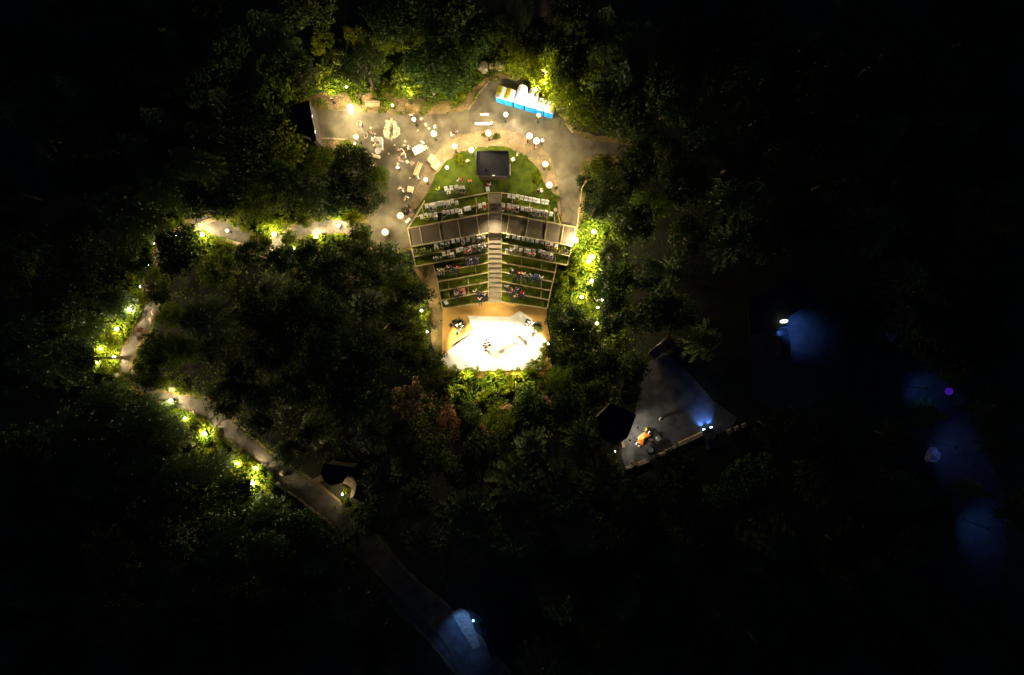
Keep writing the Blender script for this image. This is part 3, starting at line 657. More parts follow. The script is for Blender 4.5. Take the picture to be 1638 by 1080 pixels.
# ================================================================== LAMPS
WARM = (1.0, 0.74, 0.36); WARMW = (1.0, 0.83, 0.52); COOL = (0.09, 0.26, 1.0)
LAMPS = []                                # (px, py, reach) used to place the undergrowth near the paths
def halo_glow(name, col, es):  # see-through, faintly glowing material imitating the soft halo round a lamp
    if name in MATS: return MATS[name]
    m = bpy.data.materials.new(name); m.use_nodes = True; nt = m.node_tree; nt.nodes.clear(); N = nt.nodes.new
    e = N('ShaderNodeEmission'); e.inputs[0].default_value = (col[0], col[1]*.9, col[2]*.6, 1); e.inputs[1].default_value = es; tp = N('ShaderNodeBsdfTransparent'); mx = N('ShaderNodeMixShader'); mx.inputs[0].default_value = .32; o = N('ShaderNodeOutputMaterial')
    nt.links.new(tp.outputs[0], mx.inputs[1]); nt.links.new(e.outputs[0], mx.inputs[2]); nt.links.new(mx.outputs[0], o.inputs[0]); MATS[name] = m; return m
def globe_lamp(px, py, r, h, watts, label, col=WARMW, name='globe_lamp', post=True, group='glowing globe lamps'):
    p = W(px, py, h); t = thing(name, (p.x, p.y, zt(p.y)+.05)); hh = p.z-t.location.z
    L_ = watts/(4*PI*PI*r*r)
    g = Geo(); g.ball((0, 0, hh), r*1.18, 8); sh = g.obj('globe', halo_glow('halo_glow' + str(round(col[2], 2)), col, .75 if watts > 20 else .3), t, smooth=True)  # outer shell glows a little to stand in for the lamp's halo
    ri = r*.6*(1 if watts > 3 else 1.3); L_ = watts/(4*PI*PI*ri*ri); g = Geo(); g.ball((0, 0, hh), ri, 8); g.obj('bulb', glow('glow_%d_%.2f' % (int(L_), col[2]), col, L_), sh, smooth=True)
    if post:
        g = Geo(); g.tube([(0, 0, 0), (0, 0, hh-r*.95)], .045 if h > 1.2 else .03, 8); g.obj('post', 'dark_metal', t)
        g = Geo(); g.lathe((0, 0, 0), [(.16, 0), (.16, .04), (.06, .08)], 12); g.obj('base', 'dark_metal', t)
        g = Geo(); g.lathe((0, 0, hh-r*1.08), [(.05, 0), (r*.55, .03), (r*.5, .06)], 12); g.obj('collar', 'dark_metal', t)
    tag(t, label, 'lamp', group, px=px); LAMPS.append((px, py, watts)); return t
G_ = 2.9
for px, py, r, w, h, l in [
  (694, 214, .40, 560, G_, 'large glowing globe lamp on the plaza north west of the lawn'), (727, 234, .36, 420, G_, 'glowing globe lamp on the dirt bed beside the stone slabs'),
  (754, 240, .38, 420, G_, 'glowing globe lamp just left of the sound booth roof'), (781.5, 213, .40, 560, G_, 'glowing globe lamp on the bed edge above the sound booth'),
  (809, 183.5, .30, 380, G_, 'glowing globe lamp on the asphalt in front of the blue cabins'), (861.6, 184.5, .24, 170, G_, 'glowing globe lamp touching the front of the blue cabins'),
  (872.3, 262.6, .38, 460, G_, 'glowing globe lamp on the right side of the dirt bed'), (878.6, 296, .42, 520, G_, 'large glowing globe lamp at the lower right of the lawn'),
  (715, 268, .24, 150, 1.8, 'small glowing globe lamp on the lawn left of the lime bush'), (680.7, 287.4, .29, 230, 2.4, 'glowing globe lamp on the left side of the dirt bed'),
  (662, 191, .26, 260, 2.6, 'glowing globe lamp near the upper edge of the plaza'), (569.5, 219, .30, 330, 2.8, 'glowing globe lamp at the lower left of the plaza'),
  (567.5, 230, .13, 20, .8, 'tiny glowing lamp below the lower left plaza globe'), (636, 268, .18, 80, 1.2, 'small glowing lamp below the crowd in white'),
  (616, 371.5, .44, 620, 2.9, 'large glowing globe lamp where the west path meets the plaza'), (907/5.12+680, 143, .17, 900, 4.6, 'tall thin lamp behind the blue cabins'),
  (867.5, 224.5, .17, 60, 1.8, 'small glowing lamp right of the two white tables'), (674, 497, .18, 110, 1.6, 'small glowing lamp in the trees left of the lower turf steps'), (683, 531, .16, 90, 1.2, 'small glowing lamp by the side path left of the stage'), (551, 0, 0, 0, 0, ''),
  (950, 371, .34, 420, 2.2, 'glowing lamp in the bushes right of the ring path'), (947, 411, .36, 300, 1.6, 'right one of two bright lamps close together in the right bushes'), (941.5, 418, .32, 260, 1.5, 'left one of two bright lamps close together in the right bushes'),
  (946, 450, .36, 360, 2.0, 'glowing lamp in the bushes below the close pair'), (930.5, 475, .26, 180, 1.6, 'glowing lamp in the bushes nearest the turf steps'),
  (963, 479.5, .16, 50, 3.5, 'small white light among the dark trees right of the turf steps'), (956, 492, .14, 40, 3.0, 'tiny white light below the small light in the dark trees'),
  (954.6, 517.6, .22, 110, 2.0, 'small glowing lamp low in the dark trees right of the stage'), (918, 528, .15, 50, 3.0, 'tiny white light in the tree crown right of the stage'),
  (877, 550, .15, 50, 2.0, 'tiny white light at the right edge of the stage'),
  (323.5, 375, .32, 240, 1.3, 'bright path lamp at the left end of the west clearing'), (363, 369, .20, 90, 1.6, 'small path lamp on the gravel of the west clearing'),
  (438.5, 374.5, .34, 280, 1.4, 'bright path lamp between the west clearing and the plaza'), (541, 361, .26, 200, 1.4, 'path lamp on the west path close to the plaza'),
  (506, 378.5, .26, 180, 1.0, 'path lamp in lime bushes on the lower side of west path'), (470, 397, .14, 45, 1.2, 'faint lamp among the trees below the west path'),
  (280, 376, .11, 22, 2.5, 'tiny lamp left of the west clearing'), (248, 389.5, .13, 28, 2.0, 'tiny pale lamp at the top left bend of the path'),
  (238, 424, .10, 26, 1.5, 'tiny lamp on the left bend beside a dark tree'), (224, 459, .10, 24, 1.5, 'tiny lamp at the edge of the dark round tree'),
  (206.7, 495.5, .28, 170, 1.5, 'upper lamp of the three on the far left path'), (186.7, 526.4, .28, 190, 1.5, 'middle lamp of the three on the far left path'), (182, 572, .28, 190, 1.5, 'lower lamp of the three on the far left path'),
  (160.5, 558, .16, 90, .8, 'small lamp at the far left edge of the lit bushes'), (155, 580, .14, 60, .8, 'tiny lamp below the far left edge lamp'), (217.5, 589.4, .10, 24, 2.0, 'tiny lamp in the dark tree beside the lower far left path'),
  (273, 641, .28, 190, 1.5, 'path lamp at the start of the long diagonal path'), (296, 669, .17, 80, 1.0, 'small path lamp on the left of the long diagonal path'),
  (326.5, 694.4, .32, 250, 1.4, 'bright path lamp on the dirt left of the diagonal path'), (379.5, 741.5, .20, 110, 1.0, 'small path lamp above the big lamp by the diagonal path'),
  (409, 749, .22, 120, 1.0, 'small path lamp beside the kerb of the diagonal path'), (403, 773.6, .42, 420, 1.2, 'biggest and lowest lamp in bushes beside the diagonal path'),
  (554, 139, .13, 230, 2.0, 'tiny lamp in the bushes above the left plaza'), (628, 168.5, .12, 130, 1.3, 'tiny lamp on the bank right of the upper bench'),
  (767/6.75+580, 220+490/6.75, .1, 12, .4, '')]:
    if not l: continue
    globe_lamp(px, py, r, h*(.82 if (px < 560 and py > 340) or (px > 925 and py > 340) else 1), w*LG*(1.9 if (px < 560 and py > 340) or px > 925 or (px < 700 and py > 480) else 1), l)
globe_lamp(888.5, 335.6, .27, 2.4, 0.6, 'dim amber ball lamp on a post at the right end of second row', col=(1, .7, .35))
globe_lamp(919.5, 384, .50, 1.6, 420*LG, 'large white lantern at the right end of the cross aisle')
globe_lamp(757, 993, .22, 2.0, 9*LK, 'small blue lamp beside the bright strip of the bottom road', col=(.1, .4, 1), group=None)
def fixture(name, p, tgt, watts, angle, blend, col, label, cat='floodlight', post=True, head=(.5, .3, .35), px=0, size=.12):
    """a floodlight: post, head with a glowing lens, and the beam it throws"""
    p = Vector(p); tgt = Vector(tgt); t = thing(name, (p.x, p.y, zt(p.y)+.05)); hh = p.z-t.location.z
    d = (tgt-p).normalized(); q = d.to_track_quat('-Z', 'Y'); g = Geo()
    g.box((0, 0, 0), (head[0], head[2], head[1])); 
    g.v = [tuple(q @ (Vector(v)+Vector((0, 0, head[1]/2+.02)))+Vector((0, 0, hh))) for v in g.v]; hd = g.obj('lamp_head', 'dark_metal', t)
    g = Geo(); g.box((0, 0, .012), (head[0]*.86, head[2]*.86, .015)); g.v = [tuple(q @ Vector(v)+Vector((0, 0, hh))) for v in g.v]; g.obj('lens', glow('lens_'+str(round(col[2], 2)), col, 14), hd)
    if post:
        g = Geo(); g.tube([(0, 0, 0), (0, 0, hh-.1)], .05, 8); g.obj('post', 'dark_metal', t)
        g = Geo(); g.lathe((0, 0, 0), [(.22, 0), (.22, .05), (.07, .1)], 12); g.obj('base', 'dark_metal', t)
    l = bpy.data.lights.new('beam', 'SPOT'); l.energy = watts*LK; l.color = col; l.spot_size = math.radians(angle); l.spot_blend = blend; l.shadow_soft_size = size
    lo = bpy.data.objects.new('beam', l); C.objects.link(lo); lo.parent = t; lo.location = Vector((0, 0, hh))+d*.05; lo.rotation_euler = q.to_euler()
    if label: tag(t, label, cat, px=px)
    return t
# stage floodlights on stands (three heads each, plus one added to light the seats) at the two front corners of the stage
def stage_tower(px, py, tg, label, watts):
    b = W(px, py, z=-DROP+.06); t = thing('floodlight_tower', b)
    g = Geo(); g.tube([(0, 0, 0), (0, 0, 4.2)], .05, 8); g.obj('mast', 'dark_metal', t)
    g = Geo()
    for k in range(3): a = 2*PI*k/3+.4; g.tube([(0, 0, .9), (math.cos(a)*.75, math.sin(a)*.75, .03)], .025, 6)
    g.obj('tripod', 'dark_metal', t)
    g = Geo(); g.tube([(-.8, 0, 4.15), (.8, 0, 4.15)], .035, 6); g.obj('cross_bar', 'dark_metal', t)
    for k, (tx, ty) in enumerate(tg):
        big = 1
        p = Vector(((k-1)*.7, 0, 4.0)); tgt = W(tx, ty, z=-DROP)-b; d = (tgt-p).normalized(); q = d.to_track_quat('-Z', 'Y')
        g = Geo(); g.box((0, 0, .17), (.4, .34, .26)); g.v = [tuple(q @ Vector(v)+p) for v in g.v]; hd = g.obj('lamp_head', 'dark_metal', t)
        g = Geo(); g.box((0, 0, .015), (.34, .28, .015)); g.v = [tuple(q @ Vector(v)+p) for v in g.v]; g.obj('lens', glow('lens_stage', WARMW, 40), hd)
        l = bpy.data.lights.new('beam', 'SPOT'); l.energy = watts*LK*big; l.color = (1, .84, .58); l.spot_size = math.radians(74); l.spot_blend = .45; l.shadow_soft_size = .1
        lo = bpy.data.objects.new('beam', l); C.objects.link(lo); lo.parent = t; lo.location = p+d*.05; lo.rotation_euler = q.to_euler()
    p = Vector((0, 0, 4.35)); tgt = W(tg[0][0]*.3+791*.7, 452, z=-1.6)-b; d = (tgt-p).normalized(); q = d.to_track_quat('-Z', 'Y')  # added fourth head that brightens the lower seating rows
    g = Geo(); g.box((0, 0, .12), (.3, .22, .2)); g.v = [tuple(q @ Vector(v)+p) for v in g.v]; hd = g.obj('lamp_head', 'dark_metal', t)
    g = Geo(); g.box((0, 0, .012), (.26, .18, .012)); g.v = [tuple(q @ Vector(v)+p) for v in g.v]; g.obj('lens', 'lens_stage', hd)
    l = bpy.data.lights.new('beam', 'SPOT'); l.energy = 2900*LK; l.color = (1, .80, .45); l.spot_size = math.radians(95); l.spot_blend = .8; l.shadow_soft_size = .1
    lo = bpy.data.objects.new('beam', l); C.objects.link(lo); lo.parent = t; lo.location = p+d*.05; lo.rotation_euler = q.to_euler()
    tag(t, label, 'floodlight', px=px)
stage_tower(734, 522, [(748, 548), (770, 545), (785, 556)], 'floodlight tower at the left front corner of the stage', 1500)
stage_tower(851, 519, [(800, 556), (815, 552), (842, 552)], 'floodlight tower at the right front corner of the stage', 1500)
# ================================================================== STAGE EQUIPMENT AND MUSICIANS
SZ = -DROP+.22
def speaker(px, py, rz, label, s=1.0, z=-DROP+.06):
    t = thing('speaker', W(px, py, z=z), rz)
    g = Geo(); g.box((0, 0, .55*s), (.55*s, .5*s, 1.1*s), taper=.94); g.obj('cabinet', 'black_case', t, bevel=.02)
    g = Geo(); g.box((0, -.252*s, .5*s), (.46*s, .02, .8*s)); g.obj('grille', 'dark_metal', t)
    tag(t, label, 'speaker', px=px)
speaker(728, 515, .5, 'black loudspeaker at the left front of the stage', 1.15)
speaker(731, 533, .4, 'small black monitor speaker left of the stage deck', .55)
speaker(844, 514, -.5, 'black loudspeaker at the right front of the stage', 1.1)
speaker(855, 529, -.6, 'small black monitor speaker right of the stage deck', .55)
def potted(px, py, label, z=-DROP+.06, s=1.0, mat='leaf_dark'):
    t = thing('potted_plant', W(px, py, z=z)); rr = random.Random(int(px))
    g = Geo(); g.lathe((0, 0, 0), [(.22*s, 0), (.3*s, .4*s), (.33*s, .45*s), (.27*s, .42*s)], 14); g.obj('pot', 'wall_dark', t)
    g = Geo()
    for i in range(220):
        a = rr.uniform(0, 2*PI); e = rr.uniform(.1, 1.3); l = rr.uniform(.5, .95)*s; d = Vector((math.cos(a)*math.cos(e), math.sin(a)*math.cos(e), math.sin(e)))
        sd = d.cross(Vector((0, 0, 1))).normalized()*.035; b = Vector((0, 0, .42*s)); m = b+d*l*.6; e_ = b+d*l-Vector((0, 0, l*.2))
        g.add([b-sd*.4, m-sd, e_, m+sd], [(0, 1, 2, 3)])
    g.obj('foliage', mat, t); tag(t, label, 'plant', px=px)
potted(736, 519, 'dark bushy potted plant at the left front of the stage', s=1.35)
potted(860, 523, 'dark bushy potted plant at the right front of the stage', s=1.1)
def stand(px, py, z, label, name='microphone_stand'):
    t = thing(name, W(px, py, z=z)); g = Geo(); g.tube([(0, 0, 0), (0, 0, 1.35)], .015, 6); g.obj('pole', 'dark_metal', t)
    g = Geo(); g.lathe((0, 0, 0), [(.16, 0), (.16, .02), (.03, .04)], 12); g.obj('base', 'dark_metal', t)
    g = Geo(); g.tube([(0, 0, 1.33), (0, -.4, 1.5)], .012, 6); g.ball((0, -.42, 1.51), .035, 6); g.obj('microphone', 'black_case', t); tag(t, label, 'microphone', px=px)
for x, y, c, b, l in ((775, 549, 'black', 'trousers', 'left of the three performers in black at mid stage'), (781, 548, 'navy', 'trousers', 'right of the three performers in black at mid stage'), (777, 556.5, 'black', 'jeans', 'lowest of the three performers in black at mid stage'),
  (816, 548, 'white', 'jeans', 'performer in a white top at the right of mid stage'), (822, 548, 'grey', 'trousers', 'performer in a grey top at the right of mid stage')):
    person(x, y, 'stand', c, b, rz=R.uniform(2.6, 3.6), z=SZ, label=l)
for i_, (x, y) in enumerate(((773.5, 552.5), (783, 552), (777, 560.5), (826, 549))):
    speaker(x, y, .3*i_, ['left small black amplifier beside the performers in black', 'right small black amplifier beside the performers in black', 'lowest small black amplifier below the performers in black', 'small black amplifier right of the grey performer'][i_], .6, SZ)
for x, y, c, l in ((846, 521, 'mauve', 'person in a mauve top beside the right loudspeaker'), (857, 517, 'pink', 'person in a pink top behind the right loudspeaker'), (736, 529, 'white', 'stagehand in a white top left of the stage deck'), (854.5, 531, 'white', 'stagehand in a white top right of the stage deck')):
    person(x, y, 'stand', c, 'trousers', rz=R.uniform(0, 6), z=-DROP+.06, label=l)
stand(778, 544, SZ, 'microphone stand in front of the three performers'); stand(819, 543, SZ, 'microphone stand in front of the two right performers')
t = thing('keyboard', W(828, 532, z=SZ), -.5); g = Geo(); g.box((0, 0, .85), (1.2, .32, .1)); g.obj('keys', 'grey_metal', t, bevel=.01)
g = Geo(); g.tube([(-.4, 0, .02), (.4, 0, .8)], .02, 6); g.tube([(.4, 0, .02), (-.4, 0, .8)], .02, 6); g.obj('leg', 'dark_metal', t); tag(t, 'grey keyboard on a crossed stand at the right of the stage', 'keyboard')
t = thing('canvas_screen', W(838, 541, z=SZ), math.radians(-38)); g = Geo(); g.box((0, 0, .45), (1.6, .08, .8)); g.obj('board', 'wall_pale', t)
g = Geo(); g.box((-.6, 0, .03), (.06, .5, .06)); g.box((.6, 0, .03), (.06, .5, .06)); g.obj('foot', 'dark_metal', t); tag(t, 'low pale board standing on the right half of the stage', 'board')
t = thing('low_wall', W(739, 540, z=-DROP+.06), math.radians(33)); g = Geo(); g.box((0, 0, .3), (3.0, .16, .6)); g.obj('panel', 'wall_pale', t); g = Geo(); g.box((0, 0, .62), (3.1, .22, .05)); g.obj('cap', 'timber', t); tag(t, 'low pale wall slanting along the left edge of the stage deck', 'wall')
# ================================================================== BUILDINGS
def building(name, poly, h, ovh, roofm, wallm, label, cat='building', zg=None, extra=None):
    """poly: roof outline as seen on the plan; walls stand inside the eaves"""
    c = [sum(p[0] for p in poly)/len(poly), sum(p[1] for p in poly)/len(poly)]; z0 = W(*c, h).y; z0 = zt(z0) if zg is None else zg
    rp = [W(x, y, z=z0+h) for x, y in poly]; cen = sum(rp, Vector())/len(rp); t = thing(name, (cen.x, cen.y, z0))
    loc = [(p.x-cen.x, p.y-cen.y) for p in rp]
    g = Geo(); g.prism(loc, h-.18, h); rf = g.obj('roof', roofm, t)
    g = Geo(); n = len(loc)
    for i in range(n): a = Vector((*loc[i], h+.04)); b = Vector((*loc[(i+1) % n], h+.04)); beam(g, a*1.0, b, .1, .1)
    g.obj('roof_trim', roofm, rf)
    ins = [(x*(1-ovh), y*(1-ovh)) for x, y in loc]; g = Geo(); g.prism(ins, -.5, h-.18); g.obj('wall', wallm, t)
    tag(t, label, cat); return t, loc, cen, z0
# black roofed building with a bright facade at the left end of the plaza
t, loc, cen, z0 = building('ticket_building', [(470, 169), (494, 162), (499, 190), (506, 225), (500, 226), (497, 220), (468, 208), (464, 188)], 3.6, .06, 'dark_roof', 'wall_dark', 'black flat roofed building with a bright facade at the plaza end')
g = Geo(); a = W(497.2, 176, z=2.6); b = W(506.3, 226, z=2.6); a -= cen-Vector((0, 0, 3.6)) ; b -= cen-Vector((0, 0, 3.6))
a.z = b.z = 1.6; beam(g, a, b, .12, 3.0); g.obj('facade', 'wall_pale', t)
mid = (a+b)/2
for k in (.25, .75):
    p = a.lerp(b, k)+cen-Vector((0, 0, 3.6)); p = Vector((p.x+.22, p.y, 3.25))
    fixture('wall_floodlight', p, p+Vector((9, -.3, -2.9)), 330, 96, .08, WARMW, ('upper' if k < .5 else 'lower')+' small floodlight on the facade of the black roofed building', post=False, head=(.3, .15, .2), size=.06)
# doors on the facade
for k in (.35, .6): p = a.lerp(b, k)+Vector((.08, 0, 0)); g = Geo(); g.box((p.x, p.y, 1.05), (.06, .9, 2.1)); g.obj('door', 'wall_dark', t)
# sound booth on the lawn
t, loc, cen, z0 = building('sound_booth', [(762, 242), (788, 241.5), (813, 242), (814, 281.5), (788, 282), (762.5, 281)], 2.7, .12, 'booth_roof', 'wall_dark', 'grey flat roofed sound booth on the lawn above the stairs', 'booth', zg=.09)
p = W(778, 273, z=2.86)-cen; g = Geo(); g.lathe((p.x, p.y, 2.7), [(.16, .0), (.16, .28), (.21, .3), (.21, .36), (.02, .4)], 14); g.obj('roof_vent', 'dark_metal', t)
g = Geo(); g.box((0, loc[3][1]*.88-.18, 1.0), (3.2, .3, .08)); g.obj('counter', 'riser_wood', t)
globe_lamp(789, 281.5, .06, 1.9, 5, 'tiny white light under the front eave of the sound booth', post=False, group=None)
fixture('stage_projector', W(789.5, 280.5, z=3.35), W(791, 510, z=-2.0), 15000, 47, 1.0, (1, .84, .58), 'small bright projector under the front eave of the sound booth', post=False, head=(.22, .14, .2))
for x_, l_ in ((745, 'leftmost'), (790, 'middle'), (832, 'rightmost')):
    p_ = W(x_, 586, z=-1.0); fixture('added_hedge_light', p_, W(x_+(790-x_)*.1, 632, z=-2.6), 1500, 104, .6, (1, .85, .5), l_+' added light at the back of the stage brightening the hedge', head=(.22, .12, .18))  # lights added behind the stage only to brighten the hedge
# row of blue cabins
ux, uy = (1420-165)/13.5, (880-505)/13.5; ang = -math.atan2(uy, ux)
CAB = [(165, 345, 'y'), (352, 540, 'y'), (562, 780, 'w'), (802, 1028, 'w'), (1036, 1208, 'p'), (1222, 1420, 'ys')]
CN = ['leftmost', 'second from the left', 'third from the left, with a tall white roof', 'fourth from the left, with a tall white roof', 'second from the right, plain white roof', 'rightmost']
for i, (x0, x1, kd) in enumerate(CAB):
    def at(x, top): return W(780+x/13.5, 120+((460 if top else 560)+(x-165)*.298)/13.5, z=2.25 if top else .06)
    a, b = at(x0, True), at(x1, True); wd = (b-a).length; dep = 1.35 if kd[0] == 'y' or kd == 'p' else 1.5
    t = thing('portable_cabin', ((a.x+b.x)/2, (a.y+b.y)/2, .055), math.atan2(b.y-a.y, b.x-a.x)); hb = 2.1
    g = Geo(); g.box((0, dep/2, hb/2), (wd*.96, dep, hb)); g.obj('body', 'canopy_blue', t, bevel=.03)
    g = Geo(); g.box((0, -.015, hb*.47), (wd*.7, .04, hb*.86)); d = g.obj('door', 'canopy_blue', t, bevel=.01)
    g = Geo(); g.box((wd*.26, -.05, hb*.45), (.05, .04, .16)); g.obj('handle', 'dark_metal', d)
    g = Geo(); g.box((0, -.045, hb*.8), (wd*.3, .02, .2)); g.obj('vent', 'dark_metal', d)
    rm = {'y': 'canopy_white', 'w': 'canopy_white', 'p': 'canopy_white', 'ys': 'canopy_white'}[kd]
    g = Geo(); n = 10; hw = wd/2*1.02; rise = .22 if kd != 'w' else .5; d1 = dep+.12 if kd != 'w' else dep+.75
    prof = [(-hw+2*hw*q/n, hb+.03+rise*math.sin(PI*q/n)**.8) for q in range(n+1)]
    vs = [(x, -.08, z) for x, z in prof]+[(x, d1 if kd != 'w' else dep, z) for x, z in prof]
    if kd == 'w': vs += [(x*.78, d1, z+.25) for x, z in prof]
    m_ = len(prof); fs = []
    for r_ in range(len(vs)//m_-1): fs += [(r_*m_+q, r_*m_+q+1, (r_+1)*m_+q+1, (r_+1)*m_+q) for q in range(n)]
    fs += [tuple(range(m_))[::-1], tuple(len(vs)-m_+q for q in range(m_))]
    g.add(vs, fs); rf = g.obj('roof', rm, t)
    if kd in ('y', 'ys'):
        g = Geo()
        for q in range(5):
            yy = dep*.42+q*dep*.13; x_0, x_1 = (-hw*.95, hw*.15) if kd == 'y' else (hw*.2, hw*.98)
            pts = []
            for s_ in range(6):
                x = x_0+(x_1-x_0)*s_/5; zz = hb+.035+rise*math.sin(PI*(x+hw)/(2*hw))**.8
                pts.append((x, yy+.05*(s_ % 2)+.04*s_/5, zz+.01))
            g.tube(pts, .03, 5)
        g.obj('roof_rib', 'canopy_stripe', rf)
        if kd[0] == 'y':
            g = Geo(); vs = []
            for q in (range(6, 11) if kd == 'ys' else range(0, 6)): x, z = prof[q]; vs += [(x, .25, z+.012), (x, d1+.01, z+.012)]
            g.add(vs, [(2*q, 2*q+2, 2*q+3, 2*q+1) for q in range(len(vs)//2-1)]); g.obj('roof_panel', 'canopy_yellow', rf)
    tag(t, 'blue portable cabin, '+{'y': 'yellow and white ribbed roof, ', 'w': '', 'p': '', 'ys': 'white and yellow roof, '}[kd]+CN[i]+' in the row', 'cabin', group='row of blue cabins')
sp = W(857, 143, 4.5); 
fixture('floodlight', W(857, 141, 4.6), W(838, 167, 1.6), 5000, 70, .6, (1, .9, .8), 'small floodlight on a pole shining on the blue cabin roofs', head=(.2, .14, .2))
fixture('floodlight', W(866, 137, 3.4), W(874, 98, 2.6), 5200, 112, .7, (1, .86, .5), 'added light behind the blue cabins brightening the leafy trees', head=(.2, .14, .2))  # added lamp that lifts the tree crowns behind the cabins
fixture('floodlight', W(905, 172, 2.6), W(928, 140, 2.2), 1500, 110, .7, (1, .86, .5), 'added light at the curved kerb brightening the tree right of the cabins', head=(.2, .14, .2))  # added lamp that lifts the tree beside the kerb
fixture('floodlight', W(655, 158, 1.6), W(650, 112, 1.2), 1300, 125, .7, (1, .86, .5), 'added light on the bank brightening the shrubs above the plaza', head=(.2, .14, .2))  # added lamp that lifts the foliage above the plaza
fixture('floodlight', W(530, 158, 1.6), W(525, 112, 1.2), 1100, 125, .7, (1, .86, .5), 'added light on the bank above the black roofed building forecourt', head=(.2, .14, .2))  # added lamp that lifts the foliage above the forecourt
# ================================================================== PLAZA OBJECTS
def rt(px, py, r, label, mat='white_plastic'):
    t = make_round_table(r, mat=mat); p = W(px, py, .76); t.location = (p.x, p.y, zt(p.y)+.05); tag(t, label, 'table', px=px)
rt(847, 217.7, .42, 'left one of the two round white tables at the bed edge'); rt(858, 225.5, .42, 'right one of the two round white tables at the bed edge')
rt(640.4, 345, .45, 'round white table beside dark clothed people left of the rows')
rt(604.5, 241.5, .42, 'round cream table at the lower end of the trestle tables', 'canopy_white')
def put(t, px, py, h, rz, label, cat, group=None):
    p = W(px, py, h); t.location = (p.x, p.y, zt(p.y)+.05); t.rotation_euler = (0, 0, rz); tag(t, label, cat, group, px=px); return t
put(make_bench(1.9), 596, 167.5, .5, 0, 'pale slatted bench on the bank above the plaza', 'bench')
put(make_bench(1.8), 669.5, 271, .5, math.radians(68), 'pale slatted bench along the left edging of the lawn bed', 'bench')
put(cloth_table(1.3, .5, 'cloth_white'), 602.5, 222.5, .7, 0, 'white cloth trestle table at the top of the crowd corner', 'table')
put(cloth_table(1.25, .4, 'cloth_white', name='table'), 609.3, 230, .7, PI/2, 'narrow white cloth table turned upright in the crowd corner', 'table')
put(cloth_table(.9, .4, 'cloth_cream'), 604, 232.5, .7, -.3, 'short cream cloth table in the crowd corner', 'table')
put(cloth_table(1.0, .3, 'cloth_cream'), 601, 249.5, .7, -.2, 'cream cloth bench table near the big dark tree', 'table')
put(cloth_table(1.5, .85, 'cloth_white'), 669, 238, .7, math.radians(28), 'large white cloth table right of the crowd in white', 'table')
put(cloth_table(.7, .7, 'cloth_cream'), 656, 302.5, .7, -.2, 'small square cream cloth table on the left path', 'table')
put(cloth_table(.75, .35, 'cloth_white'), 652.6, 353, .6, .7, 'narrow white table at the left corner of the upper rows', 'table')
put(cloth_table(.45, .4, 'cloth_white', h=.5, name='box_table'), 820.5, 254.5, .5, .5, 'small white cloth box table right of the sound booth', 'table')
c4 = lambda x, y: (x/9+560, y/9+170)
for x, y, c, l in [(340, 455, 'white', 'person in white at the left end of the top trestle table'), (350, 545, 'cream', 'person in cream left of the short cloth table'), (305, 700, 'cream', 'person in cream left of the cream bench table'),
  (1085, 588, 'cream', 'person in cream at the right of the large white table'), (1035, 520, 'white', 'person in white above the large white table'),
  (832, 590, 'white', 'person in white at the upper right of the plaza crowd'), (795, 715, 'white', 'person in white at the lower right of the plaza crowd'), (770, 660, 'white', 'person in white at the middle of the plaza crowd'),
  (745, 690, 'cream', 'person in cream in the middle of the plaza crowd'), (700, 635, 'pink', 'person in pink at the left of the plaza crowd'), (705, 735, 'pink', 'person in pink at the lower left of the plaza crowd'), (720, 615, 'white', 'person in white at the upper left of the plaza crowd'), (768, 565, 'cream', 'person in cream at the top of the plaza crowd'),
  (1215, 280, 'white', 'person in white just above the large plaza globe lamp'), (155, 250, 'white', 'person in white alone beside the painted ring on the left plaza'), (1030, 185, 'pink', 'person in pink right of the upper plaza lamp'), (870, 122, 'pink', 'person in pink at the upper edge of the plaza'),
  (330, 855, 'cream', 'person in cream beside the big dark tree'), (975, 1020, 'white', 'person in white at the lower end of the left bench'), (740, 790, 'mauve', 'person in mauve below the plaza crowd'), (890, 815, 'pink', 'person in pink at the right below the plaza crowd'), (300, 380, 'pink', 'person in pink above the trestle tables')]:
    px, py = c4(x, y); person(px, py, 'stand', c, R.choice(['jeans', 'trousers']), rz=R.uniform(0, 6.28), label=l, hair=R.choice(['hair_fair', 'hair_dark', 'hair_fair']))
for px, py, c, l in [(725, 211, 'black', 'person in black at the left of the pair above the slabs'), (721.5, 214, 'cream', 'person in cream at the left of the pair above the slabs'), (728.5, 210, 'brown', 'person in brown right of the pair above the slabs'),
  (786, 197, 'white', 'person in white right of the long white bench on the ring path'), (654, 330, 'black', 'person in black above the round white table by the rows'), (651, 337, 'brown', 'person in brown right of the round white table by the rows'), (648, 342, 'black', 'person in black touching the round white table'), (657, 336, 'mauve', 'person in mauve at the left corner of the upper rows'),
  (644, 304, 'white', 'person in white left of the small square table'), (639, 301, 'cream', 'person in cream farthest left of the small square table'), (651, 315, 'white', 'person in white below the small square table'), (648, 318, 'cream', 'person in cream below the small square table'),
  (844, 226, 'black', 'person in black below the left round table'), (855, 233, 'brown', 'person in brown below the right round table'), (827.5, 246, 'cream', 'person in cream right of the sound booth'), (861, 306, 'black', 'person in black below the right lime bush'), (865.5, 304, 'white', 'person in white below the right lime bush'),
  (748, 258, 'cream', 'person in cream left of the sound booth roof')]:
    person(px, py, 'stand', c, R.choice(['jeans', 'trousers']), rz=R.uniform(0, 6.28), label=l, hair='hair_dark' if c in ('black', 'brown') else 'hair_fair')
t = thing('white_bench', W(771, 198, .4), 0); g = Geo()
for i in range(3): g.box((0, (i-1)*.11, .42), (1.9, .1, .04))
g.obj('seat', 'white_plastic', t)
for x in (-.75, .75): g = Geo(); g.box((x, 0, .2), (.06, .32, .4)); g.obj('leg', 'dark_metal', t)
